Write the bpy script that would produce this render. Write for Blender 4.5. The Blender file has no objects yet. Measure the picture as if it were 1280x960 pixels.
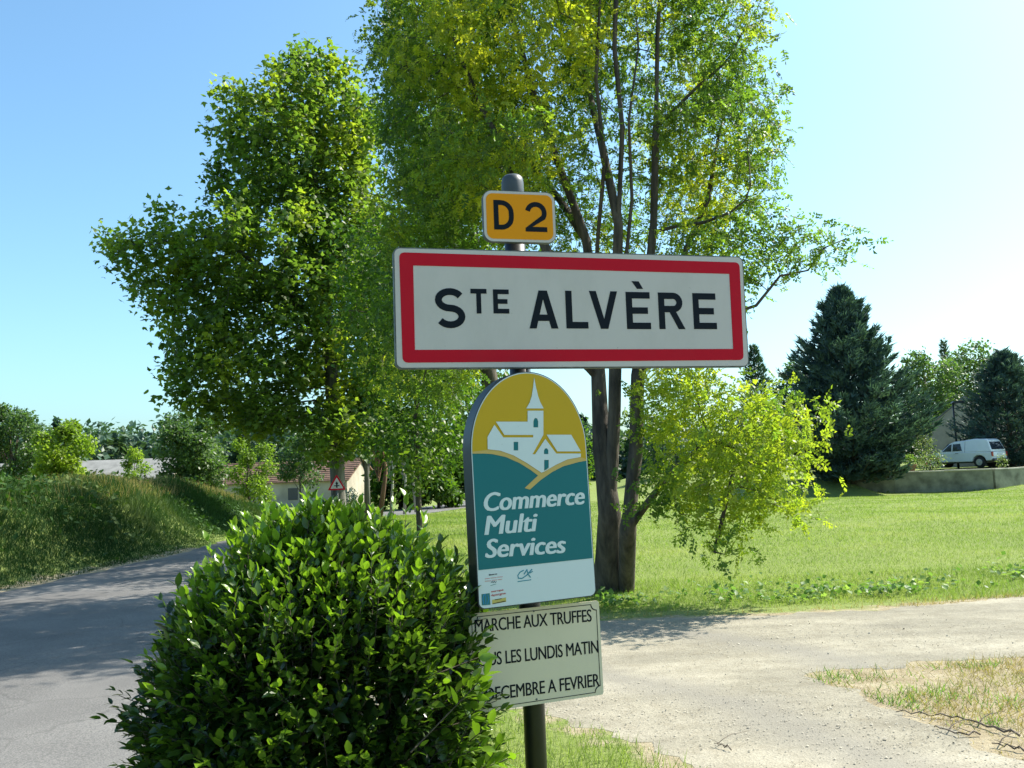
import bpy, bmesh, math, random
import numpy as np
from mathutils import Vector, Matrix
random.seed(7); rng = np.random.default_rng(7)
S = bpy.context.scene; COL = S.collection
R = math.radians

# ------------------------------------------------------------------ camera, light, exposure
CAM_H, FPX = 1.6, 1108.0
PITCH, ROLL = R(5.4), R(-2.298)
_F = Vector((0, math.cos(PITCH), math.sin(PITCH))); _R0 = Vector((1, 0, 0)); _U0 = _R0.cross(_F)
_R = math.cos(ROLL)*_R0 + math.sin(ROLL)*_U0; _U = -math.sin(ROLL)*_R0 + math.cos(ROLL)*_U0
cd = bpy.data.cameras.new('camera'); cam = bpy.data.objects.new('camera', cd); COL.objects.link(cam)
cd.sensor_width = 36; cd.lens = FPX*36/1280; cd.clip_start = 0.05; cd.clip_end = 3000
cam.matrix_world = Matrix(((_R.x, _U.x, -_F.x, 0), (_R.y, _U.y, -_F.y, 0), (_R.z, _U.z, -_F.z, CAM_H), (0, 0, 0, 1)))
S.camera = cam
S.render.resolution_x, S.render.resolution_y = 1024, 768

SUN_AZ, SUN_EL = R(66), R(47)
w = bpy.data.worlds.new('World'); S.world = w; w.use_nodes = True
nt = w.node_tree; nt.nodes.clear()
sky = nt.nodes.new('ShaderNodeTexSky'); sky.sky_type = 'NISHITA'; sky.sun_disc = False
sky.sun_elevation = SUN_EL; sky.sun_rotation = SUN_AZ
sky.air_density = 1.0; sky.dust_density = 2.0; sky.ozone_density = 2.2
bg = nt.nodes.new('ShaderNodeBackground'); bg.inputs[1].default_value = 0.125
wo = nt.nodes.new('ShaderNodeOutputWorld')
gr = nt.nodes.new('ShaderNodeMix'); gr.data_type = 'RGBA'; gr.blend_type = 'MULTIPLY'; gr.inputs[0].default_value = 1; gr.inputs[7].default_value = (.74, .99, 1.02, 1)
nt.links.new(sky.outputs[0], gr.inputs[6]); nt.links.new(gr.outputs[2], bg.inputs[0]); nt.links.new(bg.outputs[0], wo.inputs[0])
sl = bpy.data.lights.new('sun', 'SUN'); sl.energy = 5.0; sl.angle = R(0.5); sl.color = (1, .94, .83)
so = bpy.data.objects.new('sun', sl); COL.objects.link(so)
sdir = Vector((math.sin(SUN_AZ)*math.cos(SUN_EL), math.cos(SUN_AZ)*math.cos(SUN_EL), math.sin(SUN_EL)))
so.rotation_euler = sdir.to_track_quat('Z', 'Y').to_euler(); so.location = (20, 10, 30)
S.view_settings.view_transform = 'Standard'; S.view_settings.look = 'None'
S.view_settings.exposure = 1.12; S.view_settings.gamma = 1
S.cycles.max_bounces = 8; S.cycles.diffuse_bounces = 3; S.cycles.transmission_bounces = 6; S.cycles.transparent_max_bounces = 8
S.cycles.use_denoising = True

CAMP = Vector((0, 0, CAM_H))
def ray(px, py): return (_F + _R*((px-640)/FPX) - _U*((py-480)/FPX))
def at(px, py, z=0.0):
    d = ray(px, py); t = (z-CAM_H)/d.z; return CAMP + d*t
def atd(px, py, y):
    d = ray(px, py); return CAMP + d*(y/d.y)

# ------------------------------------------------------------------ materials
def newmat(name):
    m = bpy.data.materials.new(name); m.use_nodes = True; t = m.node_tree
    return m, t, t.nodes['Principled BSDF']
def N(t, ty, **kw):
    n = t.nodes.new(ty)
    for k, v in kw.items(): setattr(n, k, v)
    return n
def noise(t, scale, detail=4, rough=.55, coord='Object', stretch=None):
    tc = N(t, 'ShaderNodeTexCoord'); n = N(t, 'ShaderNodeTexNoise')
    n.inputs['Scale'].default_value = scale; n.inputs['Detail'].default_value = detail; n.inputs['Roughness'].default_value = rough
    if stretch:
        mp = N(t, 'ShaderNodeMapping'); mp.inputs['Scale'].default_value = stretch
        t.links.new(tc.outputs[coord], mp.inputs[0]); t.links.new(mp.outputs[0], n.inputs[0])
    else: t.links.new(tc.outputs[coord], n.inputs[0])
    return n.outputs[0]
def ramp(t, src, stops):
    r = N(t, 'ShaderNodeValToRGB'); e = r.color_ramp.elements
    while len(e) < len(stops): e.new(.5)
    for i, (p, c) in enumerate(stops): e[i].position = p; e[i].color = (*c, 1) if len(c) == 3 else c
    t.links.new(src, r.inputs[0]); return r.outputs[0]
def mix(t, fac, a, b, ty='MIX'):
    m = N(t, 'ShaderNodeMix', data_type='RGBA', blend_type=ty)
    for s, v in ((m.inputs[0], fac), (m.inputs[6], a), (m.inputs[7], b)):
        if isinstance(v, (int, float)): s.default_value = v
        elif isinstance(v, tuple): s.default_value = (*v, 1)
        else: t.links.new(v, s)
    return m.outputs[2]
def bump(t, b, src, strength=.3, dist=.02):
    n = N(t, 'ShaderNodeBump'); n.inputs['Strength'].default_value = strength; n.inputs['Distance'].default_value = dist
    t.links.new(src, n.inputs['Height']); t.links.new(n.outputs[0], b.inputs['Normal'])
def plain(name, c, rough=.6, metal=0, var=.15, scale=8, spec=.5, bmp=0):
    m, t, b = newmat(name)
    n = noise(t, scale)
    dk = tuple(x*(1-var) for x in c); lt = tuple(min(1, x*(1+var*.6)) for x in c)
    t.links.new(ramp(t, n, [(.3, dk), (.7, lt)]), b.inputs['Base Color'])
    b.inputs['Roughness'].default_value = rough; b.inputs['Metallic'].default_value = metal
    b.inputs['Specular IOR Level'].default_value = spec
    if bmp: bump(t, b, noise(t, scale*6), bmp, .01)
    return m
def leafmat(name, dark, bright, yellow, trans=.45, rough=.45, patch=.5, ysh=.55, spec=.4):
    """tint attribute: 0 old dark leaf .. 1 young bright leaf; a slow noise makes some sprays yellower"""
    m, t, b = newmat(name)
    a = N(t, 'ShaderNodeAttribute', attribute_name='tint')
    c = mix(t, a.outputs['Fac'], dark, bright)
    n = noise(t, patch, 2)
    r = ramp(t, n, [(ysh, (0, 0, 0)), (ysh+.12, (1, 1, 1))])
    mm = N(t, 'ShaderNodeMath', operation='MULTIPLY'); t.links.new(r, mm.inputs[0]); t.links.new(a.outputs['Fac'], mm.inputs[1])
    sb = N(t, 'ShaderNodeMath', operation='SUBTRACT'); t.links.new(a.outputs['Fac'], sb.inputs[0]); sb.inputs[1].default_value = 1.0   # tint above 1: yellowed leaves, and sunlit robinia sprays painted yellow
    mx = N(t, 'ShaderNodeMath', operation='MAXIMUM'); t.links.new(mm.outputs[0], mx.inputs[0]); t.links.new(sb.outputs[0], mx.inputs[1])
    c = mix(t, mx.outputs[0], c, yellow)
    t.links.new(c, b.inputs['Base Color']); b.inputs['Roughness'].default_value = rough
    b.inputs['Specular IOR Level'].default_value = spec
    tr = N(t, 'ShaderNodeBsdfTranslucent')
    tc = mix(t, 1.0, c, (1.9, 2.1, .9), 'MULTIPLY'); t.links.new(tc, tr.inputs[0])
    ms = N(t, 'ShaderNodeMixShader'); ms.inputs[0].default_value = trans
    t.links.new(b.outputs[0], ms.inputs[1]); t.links.new(tr.outputs[0], ms.inputs[2])
    t.links.new(ms.outputs[0], t.nodes['Material Output'].inputs[0])
    return m
def barkmat(name, a, b_, scale=9):
    m, t, b = newmat(name)
    n = noise(t, scale, 6, .65, stretch=(1, 1, .18))
    t.links.new(ramp(t, n, [(.35, a), (.65, b_)]), b.inputs['Base Color'])
    b.inputs['Roughness'].default_value = .9; bump(t, b, n, .9, .04)
    return m
M = {}
M['bark'] = barkmat('grey_brown_bark', (.025, .020, .015), (.11, .088, .062))
M['bark_maple'] = barkmat('smooth_bark', (.06, .055, .045), (.16, .15, .12), 6)
M['bark_pale'] = barkmat('pale_bark', (.12, .11, .09), (.42, .40, .34), 5)
M['bark_red'] = barkmat('reddish_bark', (.09, .045, .025), (.20, .11, .06), 5)
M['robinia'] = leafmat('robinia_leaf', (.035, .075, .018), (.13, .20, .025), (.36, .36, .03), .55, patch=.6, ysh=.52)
M['maple'] = leafmat('maple_leaf', (.042, .082, .018), (.13, .195, .032), (.26, .29, .025), .55, patch=.35, ysh=.5)
M['lime'] = leafmat('lime_leaf', (.030, .072, .010), (.085, .155, .015), (.16, .20, .02), .45, patch=.35)
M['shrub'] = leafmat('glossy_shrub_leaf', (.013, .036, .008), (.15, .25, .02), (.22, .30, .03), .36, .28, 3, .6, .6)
M['field_tree'] = leafmat('field_tree_leaf', (.04, .08, .03), (.09, .15, .045), (.14, .20, .05), .4, patch=.2)
M['bright_tree'] = leafmat('bright_tree_leaf', (.08, .13, .02), (.18, .26, .03), (.25, .30, .04), .5, patch=.2)
M['far_tree'] = leafmat('far_wood_leaf', (.03, .065, .045), (.055, .105, .06), (.07, .11, .05), .25, patch=.05)
M['conifer'] = leafmat('blue_green_needles', (.024, .055, .060), (.07, .125, .118), (.08, .13, .09), .2, .6, patch=.6)  # distance haze put into the needle colour, paler and bluer
M['grass'] = leafmat('meadow_grass_blades', (.11, .16, .04), (.18, .24, .06), (.25, .27, .10), .40, .7, .35, .5, .15)
M['bankgrass'] = leafmat('bank_grass_blades', (.018, .048, .010), (.048, .105, .020), (.20, .22, .08), .2, .7, .3, .55, .2)
M['drygrass'] = leafmat('dry_grass_blades', (.22, .17, .08), (.34, .27, .13), (.10, .17, .03), .3, .8, 1.2, .55, .1)
M['weed'] = leafmat('broad_weed_leaf', (.06, .12, .03), (.14, .23, .06), (.22, .28, .09), .4, .5, 1.5, .5, .3)
M['rose'] = leafmat('garden_leaf', (.05, .09, .03), (.16, .20, .08), (.32, .30, .2), .4, patch=1.5)

def pxmat():
    m, t, b = newmat('meadow_soil_and_turf')
    a = N(t, 'ShaderNodeAttribute', attribute_name='dry')
    g = ramp(t, noise(t, .35, 5), [(.3, (.13, .17, .048)), (.55, (.18, .225, .06)), (.75, (.225, .245, .085))])
    g2 = mix(t, .5, g, ramp(t, noise(t, 7, 6, .7), [(.3, (.11, .15, .04)), (.7, (.23, .265, .085))]))
    d = ramp(t, noise(t, 5, 6, .7), [(.3, (.19, .15, .09)), (.5, (.29, .24, .155)), (.7, (.37, .32, .22))])
    s = N(t, 'ShaderNodeMath', operation='ADD'); t.links.new(a.outputs['Fac'], s.inputs[0])
    n3 = N(t, 'ShaderNodeMath', operation='MULTIPLY_ADD'); t.links.new(noise(t, 3, 5, .7), n3.inputs[0]); n3.inputs[1].default_value = 1.0; n3.inputs[2].default_value = -.5
    t.links.new(n3.outputs[0], s.inputs[1])
    f = ramp(t, s.outputs[0], [(.4, (0, 0, 0)), (.6, (1, 1, 1))])
    t.links.new(mix(t, f, g2, d), b.inputs['Base Color']); b.inputs['Roughness'].default_value = .95; b.inputs['Specular IOR Level'].default_value = .1
    bump(t, b, noise(t, 14, 6, .7), .6, .05)
    return m
M['ground'] = pxmat()
def asphalt():
    m, t, b = newmat('worn_asphalt')
    c = ramp(t, noise(t, .6, 6, .6), [(.3, (.095, .092, .088)), (.7, (.165, .16, .152))])
    sp = ramp(t, noise(t, 90, 3, .8), [(.38, (.55, .55, .55)), (.5, (1, 1, 1)), (.62, (1.5, 1.45, 1.4))])
    c = mix(t, .8, c, sp, 'MULTIPLY')
    w_ = N(t, 'ShaderNodeTexVoronoi', feature='DISTANCE_TO_EDGE'); w_.inputs['Scale'].default_value = .55
    tc = N(t, 'ShaderNodeTexCoord'); nn = N(t, 'ShaderNodeTexNoise'); nn.inputs['Scale'].default_value = 2.5
    t.links.new(tc.outputs['Object'], nn.inputs[0]); mv = mix(t, .35, tc.outputs['Object'], nn.outputs[1], 'ADD'); t.links.new(mv, w_.inputs[0])
    cr = ramp(t, w_.outputs[0], [(0, (.45, .45, .45)), (.012, (1, 1, 1))])
    c = mix(t, .35, c, cr, 'MULTIPLY')
    t.links.new(c, b.inputs['Base Color']); b.inputs['Roughness'].default_value = .85; b.inputs['Specular IOR Level'].default_value = .3
    bump(t, b, noise(t, 120, 3, .8), .5, .008)
    return m
M['asphalt'] = asphalt()
def gravel():
    m, t, b = newmat('pale_gravel_track')
    big = ramp(t, noise(t, .9, 5, .6, stretch=(.5, 1.3, 1)), [(.3, (.17, .157, .125)), (.5, (.25, .23, .18)), (.7, (.35, .322, .255))])
    v = N(t, 'ShaderNodeTexVoronoi'); v.inputs['Scale'].default_value = 85
    tc = N(t, 'ShaderNodeTexCoord'); t.links.new(tc.outputs['Object'], v.inputs[0])
    st = ramp(t, v.outputs['Color'], [(.1, (.78, .77, .74)), (.5, (1, .99, .97)), (.9, (1.2, 1.18, 1.14))])
    c = mix(t, .75, big, st, 'MULTIPLY')
    c = mix(t, .6, c, ramp(t, noise(t, 6, 6, .75), [(.3, (.7, .66, .6)), (.55, (1, 1, 1)), (.75, (1.2, 1.18, 1.12))]), 'MULTIPLY')
    # two wheel ruts where cars swing round the corner: packed, darker and finer
    ds = N(t, 'ShaderNodeVectorMath', operation='DISTANCE'); t.links.new(tc.outputs['Object'], ds.inputs[0]); ds.inputs[1].default_value = (-3.96, 2.99, 0)
    def mth(op, a, b_=0):
        m_ = N(t, 'ShaderNodeMath', operation=op)
        for s_, q in ((m_.inputs[0], a), (m_.inputs[1], b_)):
            if isinstance(q, (int, float)): s_.default_value = q
            else: t.links.new(q, s_)
        return m_.outputs[0]
    wob = mth('MULTIPLY', noise(t, .8, 3), .9); dd_ = mth('ADD', ds.outputs['Value'], wob)
    g1 = mth('ABSOLUTE', mth('SUBTRACT', dd_, 6.55)); g2_ = mth('ABSOLUTE', mth('SUBTRACT', dd_, 8.1)); gm_ = mth('MINIMUM', g1, g2_)
    gm_ = mth('ADD', gm_, mth('MULTIPLY', noise(t, 5, 5, .7), .35))
    rf_ = ramp(t, gm_, [(.22, (1, 1, 1)), (.62, (0, 0, 0))]); c = mix(t, rf_, c, mix(t, .75, c, (.20, .185, .155)))
    t.links.new(c, b.inputs['Base Color']); b.inputs['Roughness'].default_value = .95; b.inputs['Specular IOR Level'].default_value = .15
    bump(t, b, v.outputs[0], .3, .008)
    return m
M['gravel'] = gravel()
M['pebble'] = plain('pebble_stone', (.34, .312, .25), .9, var=.4, scale=9, spec=.2)
def signmat(name, c, rough=.5, dirt=.25, dcol=(.25, .24, .2), spec=.5):
    m, t, b = newmat(name)
    n = noise(t, 3.5, 6, .7, stretch=(1, 1, .5)); n2 = noise(t, 60, 3, .7)
    f = ramp(t, n, [(.48, (0, 0, 0)), (.8, (dirt,)*3)])
    c1 = mix(t, f, c, tuple(a*.6+b_*.4 for a, b_ in zip(c, dcol)))
    f2 = ramp(t, n2, [(.70, (0, 0, 0)), (.78, (dirt*1.6,)*3)])
    t.links.new(mix(t, f2, c1, dcol), b.inputs['Base Color'])
    b.inputs['Roughness'].default_value = rough; b.inputs['Specular IOR Level'].default_value = spec
    return m
M['sign_white'] = signmat('reflective_white_sheeting', (.52, .47, .44), .6, .6, (.22, .20, .16), spec=.25)
M['sign_red'] = signmat('sign_red', (.47, .006, .02), .6, .2, (.25, .1, .08), .12)
M['sign_black'] = signmat('sign_black', (.004, .007, .012), .6, .1, (.04, .04, .04), .15)
M['sign_orange'] = signmat('sign_orange_yellow', (.72, .26, .004), .6, .25, (.4, .2, .02), .15)
M['ochre'] = signmat('ochre_enamel', (.50, .31, .008), .45, .2, (.2, .15, .04), .25)
M['gold'] = signmat('gold_band_enamel', (.50, .34, .09), .4, .2)
M['teal'] = signmat('teal_enamel', (.006, .135, .15), .45, .15, (.05, .15, .15), .25)
M['panel_white'] = signmat('cool_white_enamel', (.56, .62, .63), .4, .25)
M['cream'] = signmat('cream_plate', (.62, .54, .385), .5, .4, (.3, .28, .16))
M['edge_dirty'] = plain('dirty_aluminium_edge', (.12, .13, .12), .6, .4, .5, 40)
M['black_paint'] = plain('black_powder_coat', (.012, .014, .016), .4, 0, .4, 12)
M['navy_side'] = plain('dark_blue_grey_side', (.018, .026, .036), .45, 0, .3, 12)
M['grey_cap'] = plain('dark_grey_plastic', (.05, .055, .06), .45, 0, .3, 12)
M['print_red'] = plain('print_red', (.5, .08, .07)); M['print_blue'] = plain('print_blue', (.01, .2, .42)); M['print_teal'] = plain('print_teal', (.0, .2, .27))
M['print_yellow'] = plain('print_yellow', (.5, .4, .1)); M['print_green'] = plain('print_green', (.02, .16, .15))
M['render_wall'] = plain('cream_render', (.42, .37, .29), .9, 0, .3, .8, .2, .2)
M['stone_wall'] = plain('mossy_concrete_wall', (.27, .26, .19), .95, 0, .5, 1.6, .1, .6)
M['coping'] = plain('pale_coping', (.5, .47, .38), .9, 0, .2, 3, .2)
M['tile'] = plain('clay_roof_tile', (.20, .125, .09), .9, 0, .35, 3, .1, .5)
M['slate'] = plain('grey_fibre_roof', (.20, .20, .19), .85, 0, .25, 2, .2, .2)
M['car_paint'] = plain('white_car_paint', (.72, .76, .80), .25, 0, .03, 3, .6)
M['glass'] = plain('dark_tinted_glass', (.02, .03, .045), .08, 0, .2, 3, .8)
M['tyre'] = plain('tyre_rubber', (.02, .02, .02), .85)
M['rim'] = plain('alloy_rim', (.42, .43, .44), .35, .8)
M['lamp_red'] = plain('tail_lamp_red', (.35, .02, .02), .2)
M['bumper'] = plain('dark_bumper_plastic', (.05, .05, .055), .5)
M['wood'] = barkmat('dead_branch_wood', (.07, .05, .035), (.24, .19, .14), 12)
M['picket'] = plain('white_picket_paint', (.75, .75, .72), .6)
M['terracotta'] = plain('terracotta', (.32, .15, .08), .9)
M['petal'] = plain('rose_petal', (.6, .12, .12), .6)
M['shed'] = plain('dark_red_brown_boards', (.12, .07, .055), .85)

# ------------------------------------------------------------------ object helpers
def tag(o, label=None, cat=None, group=None, kind=None):
    if label: o['label'] = label
    if cat: o['category'] = cat
    if group: o['group'] = group
    if kind: o['kind'] = kind
    return o
def empty(name, loc, label=None, cat=None, group=None, rz=0):
    o = bpy.data.objects.new(name, None); COL.objects.link(o); o.location = loc; o.rotation_euler = (0, 0, rz); o.empty_display_size = .2
    return tag(o, label, cat, group)
def link(name, me, mat=None, parent=None, world=True):
    o = bpy.data.objects.new(name, me); COL.objects.link(o)
    if mat is not None and not me.materials: me.materials.append(mat)
    if parent:
        o.parent = parent
        if world: o.matrix_parent_inverse = pworld(parent).inverted()
    return o
def pworld(p):
    m = p.matrix_basis.copy()
    while p.parent: m = p.parent.matrix_basis @ p.matrix_parent_inverse @ m if False else (p.parent.matrix_basis @ (p.matrix_parent_inverse @ m)); p = p.parent
    return m
def mesh_np(name, V, F, mat, parent=None, tint=None, smooth=False, attr='tint'):
    """F: (n,k) array with constant k"""
    V = np.asarray(V, np.float32); F = np.asarray(F, np.int32); k = F.shape[1]
    me = bpy.data.meshes.new(name); me.vertices.add(len(V)); me.vertices.foreach_set('co', V.ravel())
    me.loops.add(F.size); me.loops.foreach_set('vertex_index', F.ravel())
    me.polygons.add(len(F)); me.polygons.foreach_set('loop_start', np.arange(0, F.size, k, dtype=np.int32))
    me.polygons.foreach_set('loop_total', np.full(len(F), k, np.int32))
    if smooth: me.polygons.foreach_set('use_smooth', np.ones(len(F), bool))
    if tint is not None:
        a = me.attributes.new(attr, 'FLOAT', 'POINT'); a.data.foreach_set('value', np.asarray(tint, np.float32))
    me.update(); me.validate()
    return link(name, me, mat, parent)
def mesh_py(name, V, F, mat, parent=None, smooth=False):
    me = bpy.data.meshes.new(name); me.from_pydata([tuple(v) for v in V], [], F); me.update()
    if smooth:
        for p in me.polygons: p.use_smooth = True
    return link(name, me, mat, parent)
class MB:
    def __init__(s): s.V = []; s.F = []
    def box(s, c, size, rz=0, M_=None):
        b = len(s.V); m = Matrix.Translation(c) @ Matrix.Rotation(rz, 4, 'Z')
        if M_ is not None: m = M_
        for z in (-.5, .5):
            for x, y in ((-.5, -.5), (.5, -.5), (.5, .5), (-.5, .5)):
                s.V.append(m @ Vector((x*size[0], y*size[1], z*size[2])))
        for f in ((0, 3, 2, 1), (4, 5, 6, 7), (0, 1, 5, 4), (1, 2, 6, 5), (2, 3, 7, 6), (3, 0, 4, 7)): s.F.append([b+i for i in f])
        return s
    def tube(s, pts, rad, n=8, cap=True):
        pts = [Vector(p) for p in pts]; b = len(s.V)
        if not isinstance(rad, (list, tuple)): rad = [rad]*len(pts)
        kp = [i for i in range(len(pts)) if i == 0 or (pts[i]-pts[i-1]).length > 1e-5]; pts = [pts[i] for i in kp]; rad = [rad[i] for i in kp]
        if len(pts) < 2: return s
        u = None
        for i, p in enumerate(pts):
            d = (pts[min(i+1, len(pts)-1)]-pts[max(i-1, 0)]).normalized()
            if u is None: u = d.orthogonal().normalized()
            u = (u-d*u.dot(d)).normalized(); v = d.cross(u)
            for k in range(n):
                a = 2*math.pi*k/n; s.V.append(p+(u*math.cos(a)+v*math.sin(a))*rad[i])
        for i in range(len(pts)-1):
            for k in range(n): s.F.append([b+i*n+k, b+i*n+(k+1) % n, b+(i+1)*n+(k+1) % n, b+(i+1)*n+k])
        if cap: s.F.append([b+k for k in range(n)][::-1]); s.F.append([b+(len(pts)-1)*n+k for k in range(n)])
        return s
    def prism(s, prof, y0, y1, m=None):
        """profile in xz, extruded along y"""
        b = len(s.V); n = len(prof)
        for y in (y0, y1):
            for x, z in prof:
                v = Vector((x, y, z)); s.V.append(m @ v if m else v)
        s.F.append([b+i for i in range(n)]); s.F.append([b+n+i for i in range(n)][::-1])
        for i in range(n): j = (i+1) % n; s.F.append([b+j, b+i, b+n+i, b+n+j])
        return s
    def build(s, name, mat, parent=None, smooth=False, world=True):
        me = bpy.data.meshes.new(name); me.from_pydata([tuple(v) for v in s.V], [], s.F); me.update()
        if smooth:
            for p in me.polygons: p.use_smooth = True
        return link(name, me, mat, parent, world)
def bevel(o, w_=.01, seg=2):
    m = o.modifiers.new('bevel', 'BEVEL'); m.width = w_; m.segments = seg; m.limit_method = 'ANGLE'; m.angle_limit = R(40)
    return o

# ------------------------------------------------------------------ batches of small pieces
def frames(D, up=None, roll=None):
    """D (n,3) direction = local y ; returns X,Y,Z (z = leaf normal)"""
    Y = D/np.maximum(np.linalg.norm(D, axis=1, keepdims=True), 1e-6)
    U = np.tile(np.array([0, 0, 1.]), (len(D), 1)) if up is None else up
    X = np.cross(Y, U); ln = np.linalg.norm(X, axis=1, keepdims=True)
    X = np.where(ln > 1e-3, X/np.maximum(ln, 1e-6), np.array([[1., 0, 0]])); Z = np.cross(X, Y)
    if roll is not None:
        c, s_ = np.cos(roll)[:, None], np.sin(roll)[:, None]; X, Z = X*c+Z*s_, Z*c-X*s_
    return X, Y, Z
def batch(T, TF, P, X, Y, Z, S_):
    n, k = len(P), len(T)
    V = P[:, None, :] + S_[:, None, None]*(T[None, :, 0:1]*X[:, None]+T[None, :, 1:2]*Y[:, None]+T[None, :, 2:3]*Z[:, None])
    F = TF[None]+(np.arange(n)*k)[:, None, None]
    return V.reshape(-1, 3), F.reshape(-1, TF.shape[1])
# simple leaf: folded rhomb, 4 tris
LEAF4 = np.array([[0, 0, 0], [.32, .45, .08], [0, 1, -.06], [-.32, .45, .08], [0, .5, 0]]); LEAF4F = np.array([[0, 1, 4], [1, 2, 4], [2, 3, 4], [3, 0, 4]])
# maple-like lobed leaf
MAPLE = np.array([[0, 0, 0], [.30, .10, 0], [.52, .42, -.05], [.25, .48, .04], [0, 1, -.06], [-.25, .48, .04], [-.52, .42, -.05], [-.30, .10, 0]])
LEAF2 = np.array([[0, 0, 0], [.34, .45, .05], [0, 1, -.06], [-.34, .45, .05]]); LEAF2F = np.array([[0, 1, 2], [0, 2, 3]])
MAPLEF = np.array([[0, 1, 3], [1, 2, 3], [0, 3, 5], [3, 4, 5], [0, 5, 7], [5, 6, 7]])
# pinnate leaf: 6 pairs and a terminal leaflet, 2 tris each
def pinnate():
    V = []; F = []
    def lf(o, d, l, wd, dz):
        b = len(V); d = np.array(d)/np.linalg.norm(d); pnorm = np.array([-d[1], d[0], 0])
        o = np.array(o); V.extend([o, o+d*l*.5+pnorm*wd, o+d*l+np.array([0, 0, dz]), o+d*l*.5-pnorm*wd]); F.extend([[b, b+1, b+2], [b, b+2, b+3]])
    for i in range(4):
        y = .16+.2*i; z = -.10*(y**2)
        for s_ in (-1, 1): lf((0, y, z), (s_, .35, 0), .30, .095, -.03)
    lf((0, .95, -.1), (0, 1, 0), .30, .09, -.04)
    b = len(V); V += [np.array((-.012, 0, 0)), np.array((.012, 0, 0)), np.array((0, 1, -.1))]; F.append([b, b+1, b+2])
    return np.array(V), np.array(F)
PINN, PINNF = pinnate()
# shrub leaf: pointed oval with midrib fold, 8 tris
SHRUB = np.array([[0, 0, 0], [0, .33, -.02], [0, .66, -.01], [0, 1, -.08], [.20, .22, .04], [.24, .52, .05], [.12, .82, 0], [-.20, .22, .04], [-.24, .52, .05], [-.12, .82, 0]])
SHRUBF = np.array([[0, 4, 1], [4, 5, 1], [1, 5, 2], [5, 6, 2], [2, 6, 3], [0, 1, 7], [7, 1, 8], [1, 2, 8], [8, 2, 9], [2, 3, 9]])
# needle spray: 3 crossing slim blades
NEED = np.array([[-.09, 0, 0], [.09, 0, 0], [0, 1, .05], [0, .1, -.05], [.34, .62, .02], [0, .3, .05], [-.34, .62, .02], [0, .05, .1]])
NEEDF = np.array([[0, 1, 2], [3, 4, 5], [3, 5, 6], [0, 7, 2]])

def rnd_unit(n):
    v = rng.normal(size=(n, 3)); return v/np.linalg.norm(v, axis=1, keepdims=True)
def foliage(name, P, D, size, mat, parent, T=LEAF2, TF=LEAF2F, tint=None, flat=.5, kind='stuff'):
    n = len(P); X, Y, Z = frames(D, up=None, roll=rng.normal(0, flat, n))
    if np.isscalar(size): size = size*rng.uniform(.65, 1.25, n)
    V, F = batch(T, TF, P, X, Y, Z, size); V = V+rng.normal(0, 1, V.shape)*(np.repeat(size, len(T))[:, None]*.045)
    if tint is None: tint = rng.uniform(0, 1, n)
    o = mesh_np(name, V, F, mat, parent, np.repeat(tint, len(T)))
    if kind: o['kind'] = kind
    return o

def grow(seeds, A, D=.35, di=3.0, dk=.6, iters=70, up=.05, jit=.12):
    pos = []; par = []; tt = []
    for pl in seeds:
        base = None
        pl = [np.array(p, float) for p in pl]
        start = len(pos); prev = -1
        if pos:
            dd = [np.linalg.norm(p-pl[0]) for p in pos]; j = int(np.argmin(dd))
            if dd[j] < D*2: prev = j
        for a, b in zip(pl[:-1], pl[1:]):
            n = max(1, int(np.linalg.norm(b-a)/D))
            for k in range(n):
                pos.append(a+(b-a)*k/n); par.append(prev); prev = len(pos)-1
        pos.append(pl[-1]); par.append(prev); m_ = len(pos)-start; tt += [k/max(1, m_-1) for k in range(m_)]
    P = np.array(pos); par = list(par)
    nd = np.full(len(A), 1e9); ni = np.zeros(len(A), int)
    def upd(lo):
        nonlocal nd, ni
        Q = P[lo:]
        for c in range(0, len(Q), 400):
            d = np.linalg.norm(A[:, None]-Q[None, c:c+400], axis=2); j = d.argmin(1); m = d[np.arange(len(A)), j]
            b = m < nd; nd[b] = m[b]; ni[b] = j[b]+lo+c
    upd(0); alive = np.ones(len(A), bool); used = {}
    for it in range(iters):
        alive &= nd > dk
        act = alive & (nd < di)
        if not act.any():
            if not alive.any(): break
            di *= 1.4
            if di > 12: break
            continue
        s_ = np.zeros_like(P); v = A[act]-P[ni[act]]; v /= np.linalg.norm(v, axis=1, keepdims=True); np.add.at(s_, ni[act], v)
        idx = np.unique(ni[act]); idx = np.array([i for i in idx if used.get(i, 0) < 3])
        if len(idx) == 0: break
        for i in idx: used[i] = used.get(i, 0)+1
        d = s_[idx]; d /= np.maximum(np.linalg.norm(d, axis=1, keepdims=True), 1e-6); d += rng.normal(0, jit, d.shape)+np.array([0, 0, up])
        d /= np.linalg.norm(d, axis=1, keepdims=True); new = P[idx]+d*D
        lo = len(P); P = np.vstack([P, new]); par += list(idx); upd(lo)
    grow.ns = len(pos); grow.t = np.array(tt)
    return P, np.array(par)
def radii(P, par, tip, base, e=2.7):
    r = np.zeros(len(P)); acc = np.zeros(len(P)); nch = np.zeros(len(P), int)
    for i in range(len(P)-1, -1, -1):
        r[i] = tip if acc[i] == 0 else acc[i]**(1/e)
        if par[i] >= 0: acc[par[i]] += r[i]**e; nch[par[i]] += 1
    k = math.log(base/tip)/math.log(max(r[0]/tip, 1.01)); r = tip*(r/tip)**k
    return r, nch
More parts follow.
